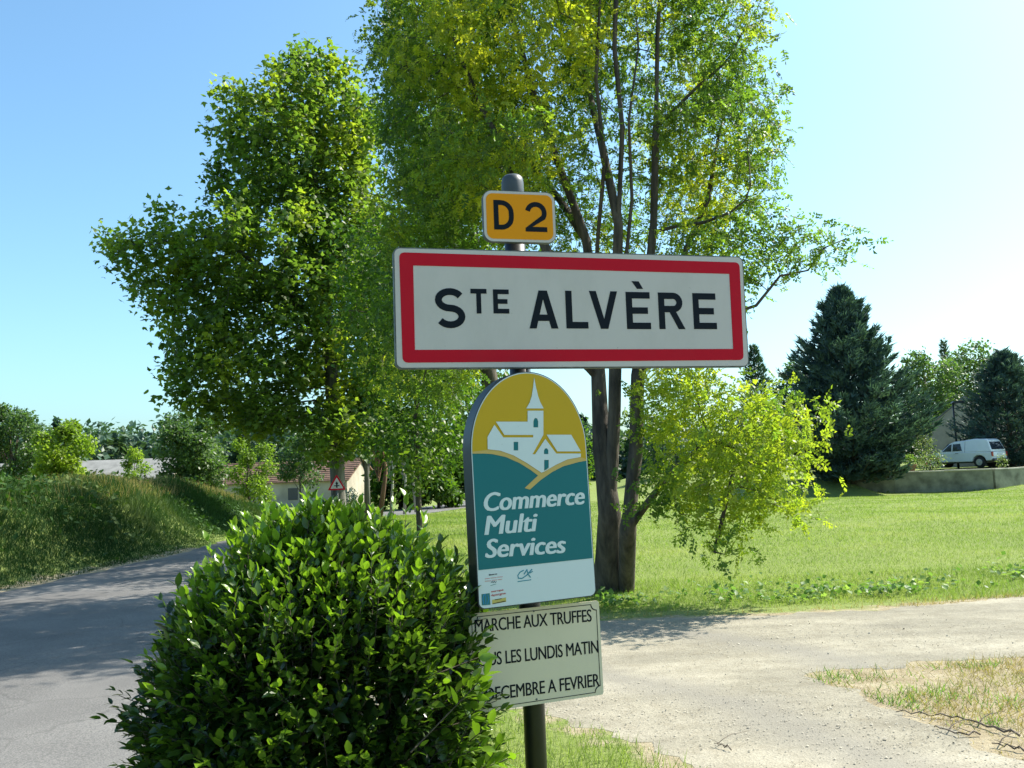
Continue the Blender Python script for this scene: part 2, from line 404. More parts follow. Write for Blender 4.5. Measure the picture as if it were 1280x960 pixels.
def skeleton(name, P, par, r, nch, mat, parent, nthick=10, extra=None, rmin=.0):
    ch = [[] for _ in P]
    for i, p in enumerate(par):
        if p >= 0: ch[p].append(i)
    mb = MB(); roots = [i for i, p in enumerate(par) if p < 0]
    stack = [(i, None) for i in roots]
    while stack:
        i, fr = stack.pop(); pts = []; rr = []
        if fr is not None: pts.append(P[fr]); rr.append(min(r[fr], r[i]*1.25))
        j = i
        while True:
            pts.append(P[j]); rr.append(r[j])
            c = sorted(ch[j], key=lambda q: -r[q])
            for q in c[1:]: stack.append((q, j))
            if not c: break
            j = c[0]
        if len(pts) < 2 or max(rr) < rmin: continue
        n = nthick if max(rr) > .06 else (5 if max(rr) > .02 else 3)
        mb.tube(pts, [float(x) for x in rr], n, cap=False)
    if extra: extra(mb)
    return mb.build(name, mat, parent, smooth=True)
def ell(c, rr, n, shell=.0):
    v = rnd_unit(n)*(rng.uniform(shell**3, 1, (n, 1))**(1/3)); return np.array(c)+v*np.array(rr)
def twigdirs(P, par, idx):
    pa = np.where(par[idx] < 0, idx, par[idx]); d = P[idx]-P[pa]; l = np.linalg.norm(d, axis=1, keepdims=True)
    return np.where(l > 1e-4, d/np.maximum(l, 1e-4), np.array([[0, 0, 1.]]))

# ------------------------------------------------------------------ terrain
def ss(a, b, x): t = np.clip((x-a)/(b-a), 0, 1); return t*t*(3-2*t)
YK = np.array([-60, -10, 5, 10, 13.7, 20, 24, 30, 36, 42, 50, 58, 70, 95.])
XLK = np.array([-12, -10.2, -9.0, -8.4, -7.95, -7.5, -7.9, -9.0, -9.9, -9.6, -8.4, -7.0, -5.0, 0.])
YK2 = np.array([-60, -10, 3, 8, 14, 20, 26, 31, 36, 41, 46, 54, 66, 95.])
XRK = np.array([-3.2, -2.4, -2.0, -2.3, -3.5, -5.1, -6.6, -7.0, -6.9, -5.6, -4.3, -3.2, -1.8, 4.])
def XL(y): return np.interp(y, YK, XLK)
def XR(y): return np.interp(y, YK2, XRK)
WK = [(1058, 56.4), (1117, 55.0), (1180, 54.0), (1240, 53.0), (1330, 56.0), (1420, 58)]
WP = [atd(px, 575, y) for px, y in WK]; WX = np.array([p.x for p in WP]); WY = np.array([p.y for p in WP])
TERR = .36
def wn(x, y): return (np.sin(x*.7+y*.31)+np.sin(x*.23-y*.9+1.3)+.6*np.sin(x*1.9+y*1.3+.4)+.5*np.sin(x*2.7-y*2.1))/3.1
def H(x, y):
    x = np.asarray(x, float); y = np.asarray(y, float)
    h = -.95*ss(16, 72, y)
    h = h + 5.0*ss(105, 190, y)*ss(30, -60, x)
    A = 1.65*(1-ss(33, 49, y)); dl = XL(y)-x
    A = A*(1+.09*wn(x*.8, y*.8)); far = 1-ss(38, 60, dl)*.5
    h = h + A*ss(.15, 3.0, dl)*far
    off = ss(13, 24, y)*ss(-1, 1, x-XR(y))*(1-ss(60, 80, y))
    h = h + .05*wn(x, y)*off + .55*np.exp(-((x-30)/5)**2-((y-47)/4.5)**2) - .42*np.exp(-((x-23)/7)**2-((y-50)/5)**2)
    T2 = ss(49.5, 55.5, y+.35*wn(x, y))*ss(9, 16, x)*(1-ss(WX[0]-1.5, WX[0]+1.5, x)*(y < np.interp(x, WX, WY)+.3))*(y < 110); h = h*(1-T2)+(.12)*T2*1.0
    h = np.where(x > WX[0]-1, np.minimum(h, np.where(y < np.interp(x, WX, WY), -.75+0*h, h)) if False else h, h)
    T = ss(.05, .30, y-np.interp(x, WX, WY))*ss(WX[0]-2.5, WX[0]+.5, x)*(y < 110)
    h = h*(1-T)+(TERR-.03)*T
    return h
def axis(segs):
    out = []
    for a, b, st in segs: out += list(np.arange(a, b, st))
    out.append(segs[-1][1]); return np.array(out)
gx = axis([(-600, -120, 40), (-120, -40, 6), (-40, -14, 1.0), (-14, 6, .3), (6, 18, .5), (18, 42, .4), (42, 120, 5), (120, 600, 40)])
gy = axis([(-60, -10, 5), (-10, 2, 1), (2, 14, .3), (14, 40, .5), (40, 50, .7), (50, 60, .15), (60, 110, 2), (110, 220, 8), (220, 900, 40)])
XX, YY = np.meshgrid(gx, gy); ZZ = H(XX, YY)
ni_, nj_ = XX.shape; idx = np.arange(ni_*nj_).reshape(ni_, nj_)
GF = np.stack([idx[:-1, :-1], idx[:-1, 1:], idx[1:, 1:], idx[1:, :-1]], -1).reshape(-1, 4)

# track outline (world xy)
def g(px, py): p = at(px, py); return (p.x, p.y)
upper = [(16, 12.0), (9, 11.3), g(1280, 746), g(1180, 755), g(1100, 762), g(1000, 767), g(900, 771), g(820, 774), g(755, 776), (-.4, 9.9), (-1.8, 10.3), (-2.9, 11.2), (-3.3, 12.6)]
verge = [(-2.35, 5.0), (-1.7, 5.9), (-.8, 6.35), g(668, 886), g(700, 896), g(760, 917), g(810, 936), g(850, 953), (1.15, 4.2), (1.5, 2.6), (2.0, 0), (2.4, -6)]
patch_lo = [(7.5, -6), (5.5, 0), (4.1, 3.2), (3.35, 4.3), g(1262, 947), g(1200, 925), g(1140, 895), g(1075, 868), g(1020, 853)]
patch_up = [g(1004, 845), g(1030, 838), g(1100, 834), g(1180, 828), g(1240, 823), g(1280, 820), (9, 7.8), (16, 8.2)]
track = upper+[(-3.4, 9), (-3.2, 6.5)]+verge+patch_lo+patch_up
def dens(poly, step=.1, amp=.05, closed=True):
    out = []; n = len(poly)
    for i in range(n if closed else n-1):
        a, b = np.array(poly[i]), np.array(poly[(i+1) % n]); L = np.linalg.norm(b-a); k = max(1, int(L/step)); nr = np.array([-(b-a)[1], (b-a)[0]])/max(L, 1e-6)
        for j in range(k):
            p = a+(b-a)*j/k; s_ = amp*(math.sin(p[0]*5+p[1]*7)+.7*math.sin(p[0]*13-p[1]*11)+rng.normal()*.5)
            out.append(p+nr*s_*(0 if L < .01 else 1))
    return np.array(out)
def inside(poly, x, y):
    poly = np.asarray(poly); c = np.zeros(x.shape, bool); n = len(poly); j = n-1
    for i in range(n):
        xi, yi = poly[i]; xj, yj = poly[j]
        with np.errstate(divide='ignore', invalid='ignore'):
            c ^= ((yi > y) != (yj > y)) & (x < (xj-xi)*(y-yi)/(yj-yi+1e-12)+xi)
        j = i
    return c
def pdist(poly, x, y):
    d = np.full(x.shape, 1e9); poly = np.asarray(poly)
    for i in range(len(poly)):
        a = poly[i]; b = poly[(i+1) % len(poly)]; ab = b-a; t = np.clip(((x-a[0])*ab[0]+(y-a[1])*ab[1])/max(ab@ab, 1e-9), 0, 1)
        d = np.minimum(d, np.hypot(x-a[0]-t*ab[0], y-a[1]-t*ab[1]))
    return d
track = np.array(track)
def dryness(x, y):
    d = pdist(track, x, y)
    v = np.exp(-(d/.28)**2)*.75
    patch = (x > 1.9) & (y < 8.4) & (y > -8)
    v = np.where(patch, np.maximum(v, .78-.1*np.sin(x*3+y*2)), v)
    dl = np.abs(XL(y)-x); v = np.maximum(v, np.exp(-(dl/.55)**2)*(y < 22)*.9)
    dr = np.abs(XR(y)-x); v = np.maximum(v, np.exp(-(dr/.25)**2)*.6)
    return v
dry = dryness(XX.ravel(), YY.ravel())
go = mesh_np('ground', np.stack([XX.ravel(), YY.ravel(), ZZ.ravel()], 1), GF, M['ground'], None, dry, True, 'dry'); tag(go, kind='structure')
# track sheet
def flat_sheet(name, poly, z, mat):
    import mathutils.geometry as mg
    tris = mg.tessellate_polygon([[Vector((p[0], p[1], 0)) for p in poly]])
    m_ = len(poly); o = mesh_py(name, [(p[0], p[1], z) for p in poly]+[(p[0], p[1], -.02) for p in poly], [list(t) for t in tris]+[[i, (i+1) % m_, m_+(i+1) % m_, m_+i] for i in range(m_)], mat)
    return tag(o, kind='structure')
tp = dens(track, .07, .05)
flat_sheet('gravel_track', tp, .0015, M['gravel'])
# road ribbon
ys = np.concatenate([np.arange(-40, 12, .35), np.arange(12, 92, .5)])
nc = 9; RV = []
cy = np.interp(np.arange(len(ys)), np.arange(len(ys)), ys)
for y in ys:
    xl = XL(y)+.06*math.sin(y*3.1)+.05*math.sin(y*7.7)+rng.normal()*.02; xr = XR(y)+.05*math.sin(y*2.7+1)+rng.normal()*.02
    for k in range(nc):
        x = xl+(xr-xl)*k/(nc-1); crown = .035*(1-(2*k/(nc-1)-1)**2) if y < 60 else .03
        RV.append((x, y, float(H(max(x, xl+.0) if False else (XL(y)+.01 if k == 0 else x), y))+.010+crown*.6))
id2 = np.arange(len(RV)).reshape(-1, nc)
RF = np.stack([id2[:-1, :-1], id2[:-1, 1:], id2[1:, 1:], id2[1:, :-1]], -1).reshape(-1, 4)
tag(mesh_np('road', RV, RF, M['asphalt'], smooth=True), kind='structure')

# ------------------------------------------------------------------ flat pieces, letters
def curve_mesh(loops, depth):
    c = bpy.data.curves.new('tmp', 'CURVE'); c.dimensions = '2D'; c.fill_mode = 'BOTH'; c.extrude = depth/2
    for lp in loops:
        s_ = c.splines.new('POLY'); s_.points.add(len(lp)-1)
        for p, q in zip(s_.points, lp): p.co = (q[0], q[1], 0, 1)
        s_.use_cyclic_u = True
    o = bpy.data.objects.new('tmp', c); me = bpy.data.meshes.new_from_object(o)
    bpy.data.objects.remove(o); bpy.data.curves.remove(c); me.materials.clear()
    return me
class Frame:
    """plane of a plate: origin, horizontal axis d, vertical axis u, normal n towards the road user"""
    def __init__(s, o, yaw, tilt):
        d0 = Vector((math.cos(yaw), math.sin(yaw), 0)); z = Vector((0, 0, 1))
        s.d = math.cos(tilt)*d0+math.sin(tilt)*z; s.u = -math.sin(tilt)*d0+math.cos(tilt)*z; s.n = s.d.cross(s.u); s.o = Vector(o)
        s.m = Matrix(((s.d.x, s.u.x, s.n.x, s.o.x), (s.d.y, s.u.y, s.n.y, s.o.y), (s.d.z, s.u.z, s.n.z, s.o.z), (0, 0, 0, 1)))
    def hit(s, px, py):
        r = ray(px, py); t = (s.o-CAMP).dot(s.n)/r.dot(s.n); p = CAMP+r*t-s.o; return (p.dot(s.d), p.dot(s.u))
    def put(s, name, loops, w0, depth, mat, parent):
        """w0 = back of the piece above the plate plane"""
        me = curve_mesh(loops, depth); me.transform(Matrix.Translation((0, 0, w0+depth/2)))
        me.transform(s.m); return link(name, me, mat, parent)
def rrect(x0, y0, x1, y1, r, n=6):
    out = []
    for cx, cy, a in ((x1-r, y1-r, 0), (x0+r, y1-r, 90), (x0+r, y0+r, 180), (x1-r, y0+r, 270)):
        for k in range(n+1): t = R(a+90*k/n); out.append((cx+r*math.cos(t), cy+r*math.sin(t)))
    return out
def rquad(P4, r, n=5):
    """rounded quad through 4 points"""
    out = []; m = len(P4)
    for i in range(m):
        p = Vector(P4[i]); a = Vector(P4[i-1]); b = Vector(P4[(i+1) % m]); ea = (a-p).normalized()*r; eb = (b-p).normalized()*r
        for k in range(n+1):
            t = k/n; q = (p+ea)*(1-t)**2+p*2*t*(1-t)+(p+eb)*t*t; out.append((q.x, q.y))
    return out
def strip(pts, w_, closed=False):
    """polyline of constant width as one closed loop (mitred)"""
    pts = [Vector(p) for p in pts]; L, Rr = [], []
    for i, p in enumerate(pts):
        a = pts[i-1] if i > 0 else None; b = pts[i+1] if i < len(pts)-1 else None
        d1 = (p-a).normalized() if a is not None else None; d2 = (b-p).normalized() if b is not None else None
        d = (d1+d2).normalized() if d1 is not None and d2 is not None else (d1 or d2); nrm = Vector((-d.y, d.x))
        k = 1/max(.4, nrm.dot(Vector((-(d1 or d2).y, (d1 or d2).x)))); L.append(p+nrm*w_/2*k); Rr.append(p-nrm*w_/2*k)
    return [tuple(q) for q in L+Rr[::-1]]
def arc(cx, cy, rx, ry, a0, a1, n=12): return [(cx+rx*math.cos(R(a0+(a1-a0)*k/n)), cy+ry*math.sin(R(a0+(a1-a0)*k/n))) for k in range(n+1)]
def glyph(ch, w_, h, t):
    """loops of a signwriter's capital in a w x h box with stroke t"""
    if ch == 'L': return [[(0, 0), (w_, 0), (w_, t), (t, t), (t, h), (0, h)]]
    if ch == 'T': return [[((w_-t)/2, 0), ((w_+t)/2, 0), ((w_+t)/2, h-t), (w_, h-t), (w_, h), (0, h), (0, h-t), ((w_-t)/2, h-t)]]
    if ch == 'E': m = h*.5; return [[(0, 0), (w_, 0), (w_, t), (t, t), (t, m-t/2), (w_*.9, m-t/2), (w_*.9, m+t/2), (t, m+t/2), (t, h-t), (w_, h-t), (w_, h), (0, h)]]
    if ch == 'V': a = t*1.08; return [[(w_/2-a*.55, 0), (w_/2+a*.55, 0), (w_, h), (w_-a, h), (w_/2, t*1.5), (a, h), (0, h)]]
    if ch == 'A':
        a = t*1.08; c = w_/2; bl = h*.20; bh = bl+t*.95
        def xl(y): return a+(c-a)*y/(h-t*1.3)
        return [[(0, 0), (a, 0), (xl(bl), bl), (w_-xl(bl), bl), (w_-a, 0), (w_, 0), (c+a*.6, h), (c-a*.6, h)],
                [(xl(bh), bh), (w_-xl(bh), bh), (c+.0*a, h-t*1.3)]]
    if ch == 'R':
        bh = h*.46; r_ = (h-bh)/2; out = [(0, 0), (t, 0), (t, bh), (w_*.42, bh), (w_-t*1.12, 0), (w_, 0), (w_*.42+t*1.05, bh+.02*h)]
        out += arc(w_*.93-r_, bh+r_, r_, r_, -75, 90, 10)+[(0, h)]
        ri = r_-t; hole = [(t, bh+t)]+arc(w_*.93-r_, bh+r_, ri, ri, -90, 90, 8)+[(t, h-t)]
        return [out, hole]
    if ch == 'D':
        r_ = w_*.62; o = [(0, 0)]+arc(w_-r_, r_, r_, r_, -90, 0, 6)+arc(w_-r_, h-r_, r_, r_, 0, 90, 6)+[(0, h)]
        ri = r_-t; i = [(t, t)]+arc(w_-r_, r_, ri, ri, -90, 0, 6)+arc(w_-r_, h-r_, ri, ri, 0, 90, 6)+[(t, h-t)]
        return [o, i]
    if ch == 'S':
        rx = (w_-t)/2; ry = (h-t)/4; cx = w_/2
        top = arc(cx, h-t/2-ry, rx, ry, 28, 270, 16); bot = arc(cx, t/2+ry, rx, ry, 90, -150, 16)
        return [strip(top[:-1]+[((top[-1][0]+bot[0][0])/2, h/2)]+bot[1:], t)]
    if ch == '2':
        rx = (w_-t)/2; ry = rx*1.0; th = R(-32); ex, ey = w_/2+rx*math.cos(th), h-t/2-ry+ry*math.sin(th)
        p = arc(w_/2, h-t/2-ry, rx, ry, 168, -32, 14)+[(t*.62, t*1.0)]
        up = strip(p, t); n = len(p); L_, R_ = up[:n], up[n:][::-1]
        # foot bar joined to the diagonal as one outline
        L_[-1], R_[-1] = (None, None)
        a_ = [q for q in L_[:-1]]; b_ = [q for q in R_[:-1]]
        left_is_in = a_[0][1] < 0
        if math.hypot(a_[5][0]-w_/2, a_[5][1]-(h-t/2-ry)) > math.hypot(b_[5][0]-w_/2, b_[5][1]-(h-t/2-ry)): outer, inner = a_, b_
        else: outer, inner = b_, a_
        return [outer+[(t*1.45, t), (w_, t), (w_, 0), (0, 0), (0, t*.75)]+inner[::-1]]
def text_mesh(s_, shear=0, offset=0, spacing=1.0):
    c = bpy.data.curves.new('tmp', 'FONT'); c.body = s_; c.shear = shear; c.offset = offset; c.space_character = spacing; c.resolution_u = 4; c.extrude = .01
    o = bpy.data.objects.new('tmp', c); me = bpy.data.meshes.new_from_object(o); bpy.data.objects.remove(o); bpy.data.curves.remove(c); me.materials.clear()
    return me
def text_on(fr, s_, bl, br, hgt, w0, depth, mat, parent, name='lettering', bold=0, **kw):
    if bold:
        obs = []
        for k in range(3):
            sh = (bold*(k-1)*.5, bold*.22*(k % 2))
            obs.append(text_on(fr, s_, (bl[0]+sh[0]+bold*.5, bl[1]+sh[1]), (br[0]+sh[0]-bold*.5, br[1]+sh[1]), hgt, w0+.00015*k, depth, mat, parent, name, **kw))
        bm = bmesh.new()
        for o in obs: bm.from_mesh(o.data)
        me = obs[0].data.copy(); bm.to_mesh(me); bm.free(); obs[0].data = me
        for o in obs[1:]: bpy.data.objects.remove(o)
        return obs[0]
    me = text_mesh(s_, **kw); n = len(me.vertices); co = np.zeros(n*3, np.float32); me.vertices.foreach_get('co', co); co = co.reshape(-1, 3)
    mn, mx = co.min(0), co.max(0); a, b = Vector(bl), Vector(br); ex = b-a; ey = Vector((-ex.y, ex.x)).normalized()*hgt; ey = Vector((0, 1))*hgt
    q = (co-mn)/(mx-mn); out = np.stack([a.x+ex.x*q[:, 0]+ey.x*q[:, 1], a.y+ex.y*q[:, 0]+ey.y*q[:, 1], w0+depth*q[:, 2]], 1)
    me.vertices.foreach_set('co', out.astype(np.float32).ravel()); me.transform(fr.m); me.update()
    return link(name, me, mat, parent)

# ------------------------------------------------------------------ the sign post and its signs
PX, PY = .03033, 3.098
def plate_frame(cx, cz, yaw, off, tilt=0):
    y = R(yaw); d = Vector((math.cos(y), math.sin(y), 0)); n = Vector((math.sin(y), -math.cos(y), 0))
    return Frame(Vector((PX, PY, CAM_H))+n*off+d*cx+Vector((0, 0, cz)), y, R(tilt))
top = atd(640.8, 219, PY-.0).z
post = empty('sign_post', (PX, PY, 0), 'round black metal post carrying the town, route and market signs', 'post')
mb = MB(); mb.tube([(PX, PY, -.25), (PX, PY, top-.075)], .037, 28); mb.build('pole', M['black_paint'], post, True)
prof = [(.0385, -.09), (.040, -.085), (.040, -.03), (.037, -.012), (.028, -.003), (.014, 0), (.003, .001)]
MB().tube([(PX, PY, top+z) for r_, z in prof], [r_ for r_, z in prof], 28).build('cap', M['grey_cap'], post, True)
C1 = lambda x, y: (480+x/2.6667, 200+y/2.6667)
C2 = lambda x, y: (560+x/4.173, 450+y/4.173)
C3 = lambda x, y: (560+x/4.173, 680+y/4.173)
def clamps(fr, vs, back, parent):
    for v in vs:
        c = Vector((PX, PY, fr.o.z+v)); mb = MB()
        mb.tube([c-Vector((0, 0, .017)), c+Vector((0, 0, .017))], .0405, 24)
        d2 = Vector((fr.d.x, fr.d.y, 0)).normalized(); nb = (Vector((fr.n.x, fr.n.y, 0))).normalized()
        mm = Matrix(((d2.x, nb.x, 0, 0), (d2.y, nb.y, 0, 0), (0, 0, 1, 0), (0, 0, 0, 1)))
        gap = (fr.o-c).dot(nb)-back
        mid = c+nb*(gap/2)
        mb.box(mid, (.085, max(gap, .02), .03), M_=Matrix.Translation(mid) @ mm)
        mb.build('clamp', M['edge_dirty'], parent)

# town sign
ft = plate_frame(.208, .546, 14.1, .06, -.34)
town = empty('town_sign', ft.o, 'wide white town name sign with red border reading STE ALVÈRE, high on the post', 'town sign')
W2, H2 = .65, .207
pan = ft.put('panel', [rrect(-W2, -H2, W2, H2, .022)], -.028, .028, M['edge_dirty'], town)
fh = lambda x, y: ft.hit(*C1(x, y))
ft.put('face', [rrect(-W2+.004, -H2+.004, W2-.004, H2-.004, .02)], .0002, .0012, M['sign_white'], town)
ro = rquad([fh(50, 308), fh(1184, 342), fh(1198, 667), fh(62, 676)], .02); ri = [fh(97, 352), fh(1150, 380), fh(1163, 630), fh(103, 633)]
ft.put('red_border', [ro, ri], .0016, .0008, M['sign_red'], town)
# rails on the back
for v in (-.12, .12):
    MB().box((0, 0, 0), (1.2, .018, .035), M_=ft.m @ Matrix.Translation((0, v, -.037)) @ Matrix.Rotation(R(90), 4, 'X')).build('back_rail', M['edge_dirty'], town)
clamps(ft, (-.12, .12), .046, town)
def place_glyph(fr, ch, x0, y0, x1, y1, t, parent, w0=.0028, mat='sign_black', CC=C1):
    a = fr.hit(*CC(x0, y1)); b = fr.hit(*CC(x1, y0)); bb = fr.hit(*CC(x1, y1))
    w_ = b[0]-a[0]; h = b[1]-bb[1]; ya = a[1]*.5+bb[1]*.5
    loops = [[(a[0]+p[0], ya+p[1]) for p in lp] for lp in glyph(ch, w_, h, t)]
    return loops
TK = .0235
spec = [('S', 172, 428, 268, 561, TK), ('T', 290, 430, 341, 512, .0165), ('E', 365, 432, 415, 512, .0165), ('A', 485, 436, 576, 562, TK), ('L', 608, 437, 676, 562, TK),
        ('V', 688, 438, 776, 563, TK), ('E', 810, 441, 884, 564, TK), ('R', 918, 443, 998, 564, TK), ('E', 1033, 445, 1103, 564, TK)]
for ch, x0, y0, x1, y1, t in spec:
    loops = place_glyph(ft, ch, x0, y0, x1, y1, t, town)
    if x0 == 810: loops.append([fh(824, 404), fh(848, 405), fh(863, 430), fh(843, 430)])
    ft.put('letter', loops, .0016, .0008, M['sign_black'], town)

# route sign
fd = plate_frame(.006, .875, 13.9, .06, -.21)
d2s = empty('route_number_sign', fd.o, 'small orange road number plate reading D 2 above the town sign', 'sign')
w2, h2 = .131, .092
fd.put('panel', [rrect(-w2, -h2, w2, h2, .032, 8)], -.02, .02, M['edge_dirty'], d2s)
fd.put('face', [rrect(-w2+.002, -h2+.002, w2-.002, h2-.002, .031, 8)], .0002, .001, M['sign_white'], d2s)
fd.put('orange_field', [rrect(-w2+.011, -h2+.011, w2-.011, h2-.011, .024, 8)], .0014, .0007, M['sign_orange'], d2s)
for ch, x0, y0, x1, y1 in (('D', 367, 135, 430, 233), ('2', 472, 141, 540, 240)):
    lp = place_glyph(fd, ch, x0, y0, x1, y1, .0175, d2s)
    fd.put('numeral' if ch == '2' else 'letter', lp, .0023, .0006, M['sign_black'], d2s)
clamps(fd, (0,), .02, d2s)

# commerce sign
fc = plate_frame(-.019, -.278, 21.8, .12, 1.0)
com = empty('commerce_sign', fc.o, 'round topped ochre and teal sign with a white church drawing, reading Commerce Multi Services', 'sign')
h2c = lambda x, y: fc.hit(*C2(x, y)); h3c = lambda x, y: fc.hit(*C3(x, y))
wL, wR = -.2115, .2115; vb = -.168; vtop = fc.hit(665.4, 464.5)[1]; vs = vtop-.262
outl = rquad([(wL, vb), (wR, vb)], .0001)[:0]
def com_outline(m):
    o = [(wL+m+.02, vb+m), (wR-m-.02, vb+m)]+arc(wR-m-.02, vb+m+.02, .02, .02, -80, 0, 5)
    o += arc(0, vs, wR-m, vtop-vs-m, 0, 180, 40)+arc(wL+m+.02, vb+m+.02, .02, .02, 180, 260, 5); return o
fc.put('box', [com_outline(0)], -.078, .078, M['navy_side'], com)
fc.put('face', [com_outline(.003)], .0003, .0015, M['panel_white'], com)
def curve_clip(P): return P
def widen(P, x): return P
# teal/white split
l = h3c(152, 137); r_ = h3c(765, 72)
mlo = .006
def xin(v, m): # half width of outline at height v
    return (wR-m) if v <= vs else (wR-m)*math.sqrt(max(0, 1-((v-vs)/(vtop-vs-m))**2))
teal_top_l = [(138, 488), (185, 488), (230, 491), (300, 506), (370, 537), (430, 574), (468, 603), (430, 638), (398, 668)]
teal_top_r = [(425, 676), (480, 627), (540, 585), (600, 554), (680, 532), (745, 524)]
tl = [h2c(*p) for p in teal_top_l]; tr_ = [h2c(*p) for p in teal_top_r]
tl[0] = (wL+.006, tl[0][1]); tr_[-1] = (wR-.006, tr_[-1][1]); l = (wL+.006, l[1]); r2 = (wR-.006, r_[1])
mm_ = .006
och = [tl[0]]+tl[1:]+tr_+[(wR-mm_, vs)][:1]+arc(0, vs, wR-mm_, vtop-vs-mm_, 0, 180, 40)[1:]
fc.put('ochre_field', [och], .0019, .0007, M['ochre'], com)
fc.put('teal_field', [[l, r2]+tr_[::-1]+tl[::-1]], .0019, .0007, M['teal'], com)
band_l = [(138, 478), (205, 469), (270, 475), (340, 500), (410, 540), (485, 591)]
bl_ = [h2c(*p) for p in band_l]; bl_[0] = (wL+.006, bl_[0][1])
br_ = [h2c(*p) for p in [(485, 592), (500, 584), (560, 549), (620, 521), (690, 508), (745, 514)]]; br_[-1] = (wR-.006, br_[-1][1])
fc.put('gold_band', [bl_+br_[1:]+tr_[::-1]+tl[::-1]], .0029, .0005, M['gold'], com)
Wp = [(204, 402), (240, 338), (286, 404), (442, 404), (442, 391), (292, 391), (248, 322), (413, 322), (413, 265), (495, 265), (495, 390), (438, 492), (452, 492), (505, 412), (562, 488), (690, 488), (690, 506), (620, 519), (560, 547), (500, 582), (485, 588), (410, 538), (340, 498), (270, 473), (205, 466)]
ch_ = fc.put('church', [[h2c(*p) for p in Wp], [h2c(*p) for p in ((340, 427), (364, 427), (364, 472), (340, 472))],
    [h2c(*p) for p in ((443, 352), (443, 320), (448, 306), (455, 302), (463, 306), (468, 320), (468, 352))],
    [h2c(*p) for p in ((498, 491), (498, 472), (503, 463), (509, 460), (516, 463), (521, 472), (521, 491))],
    [h2c(*p) for p in ((499, 521), (523, 521), (523, 562), (511, 572), (499, 578))]], .0036, .0006, M['panel_white'], com)
fc.put('spire', [[h2c(*p) for p in ((447, 92), (456, 140), (468, 190), (480, 223), (497, 253), (406, 253), (424, 222), (434, 190), (442, 140))]], .0036, .0006, M['panel_white'], com)
fc.put('chapel_roof', [[h2c(*p) for p in ((512, 390), (640, 390), (690, 477), (568, 477))]], .0036, .0006, M['panel_white'], com)
for q in (((341, 428), (363, 428), (363, 471), (341, 471)), ((444, 351), (444, 320), (449, 307), (455, 303), (462, 307), (467, 320), (467, 351)),
          ((499, 490), (499, 472), (504, 464), (509, 461), (515, 464), (520, 472), (520, 490)), ((500, 522), (522, 522), (522, 560), (511, 570), (500, 575))):
    fc.put('church_window', [[h2c(*p) for p in q]], .0034, .0005, M['teal'], com)
for s_, a, b, hg in (('Commerce', C2(187, 791), C2(714, 752), .0600), ('Multi', C2(188, 914), C2(470, 892), .0605), ('Services', C3(192, 74), C3(616, 46), .0600)):
    text_on(fc, s_, fc.hit(*a), fc.hit(*b), hg, .0026, .0007, M['panel_white'], com, shear=.20, bold=.0055, spacing=.98)
# stickers on the white foot of the sign
C4 = lambda x, y: (580+x/10.667, 700+y/10.667)
h4 = lambda x, y: fc.hit(*C4(x, y))
def stroke4(pts, w_, mat, name='emblem', lay=0): fc.put(name, [strip([h4(*p) for p in pts], w_)], .0019+lay*.0006, .0005, mat, com)
stroke4([(795, 135), (745, 160), (715, 205), (722, 242), (770, 245), (830, 205), (905, 120)], .0034, M['print_teal'])
stroke4([(795, 190), (835, 130), (852, 190), (885, 232)], .0032, M['print_teal'], lay=1)
stroke4([(870, 175), (912, 150)], .0030, M['print_teal'], lay=1)
stroke4([(712, 288), (892, 262)], .0028, M['print_teal'])
text_on(fc, 'Bistrot', h4(330, 208), h4(440, 192), .0045, .0019, .0004, M['sign_black'], com, bold=.0008)
for k, (x0, x1, y) in enumerate(((275, 340, 250), (352, 430, 240), (440, 515, 228), (275, 360, 282), (372, 440, 270), (450, 505, 262))): stroke4([(x0, y), (x1, y-6)], .0014, M['print_red'], 'emblem')
stroke4([(358, 300), (372, 286), (386, 300), (400, 284), (414, 298), (430, 286)], .0018, M['sign_black'])
stroke4([(350, 340), (385, 330), (425, 318)], .0014, M['print_green'])
fc.put('sticker', [[h4(230, 455), h4(340, 440), h4(350, 595), h4(235, 605)]], .0019, .0004, M['print_green'], com)
stroke4([(262, 590), (245, 520), (262, 465), (285, 455)], .0030, M['print_blue'], lay=1)
stroke4([(285, 470), (287, 590)], .0026, M['print_blue'], lay=1); stroke4([(310, 590), (328, 520), (312, 460)], .0026, M['print_blue'], lay=1)
text_on(fc, 'europe', h4(360, 440), h4(525, 415), .006, .0019, .0004, M['print_red'], com, bold=.0009)
text_on(fc, 'épargne', h4(362, 492), h4(555, 462), .0085, .0019, .0004, M['print_red'], com, bold=.0009)
fc.put('sticker', [[h4(372, 590), h4(560, 555), h4(556, 498), h4(372, 530)]], .0019, .0004, M['print_yellow'], com)
stroke4([(385, 582), (552, 545)], .0022, M['sign_black'], lay=1); stroke4([(410, 530), (500, 512)], .0018, M['sign_black'], lay=1)
clamps(fc, (-.1, .25), .078, com)

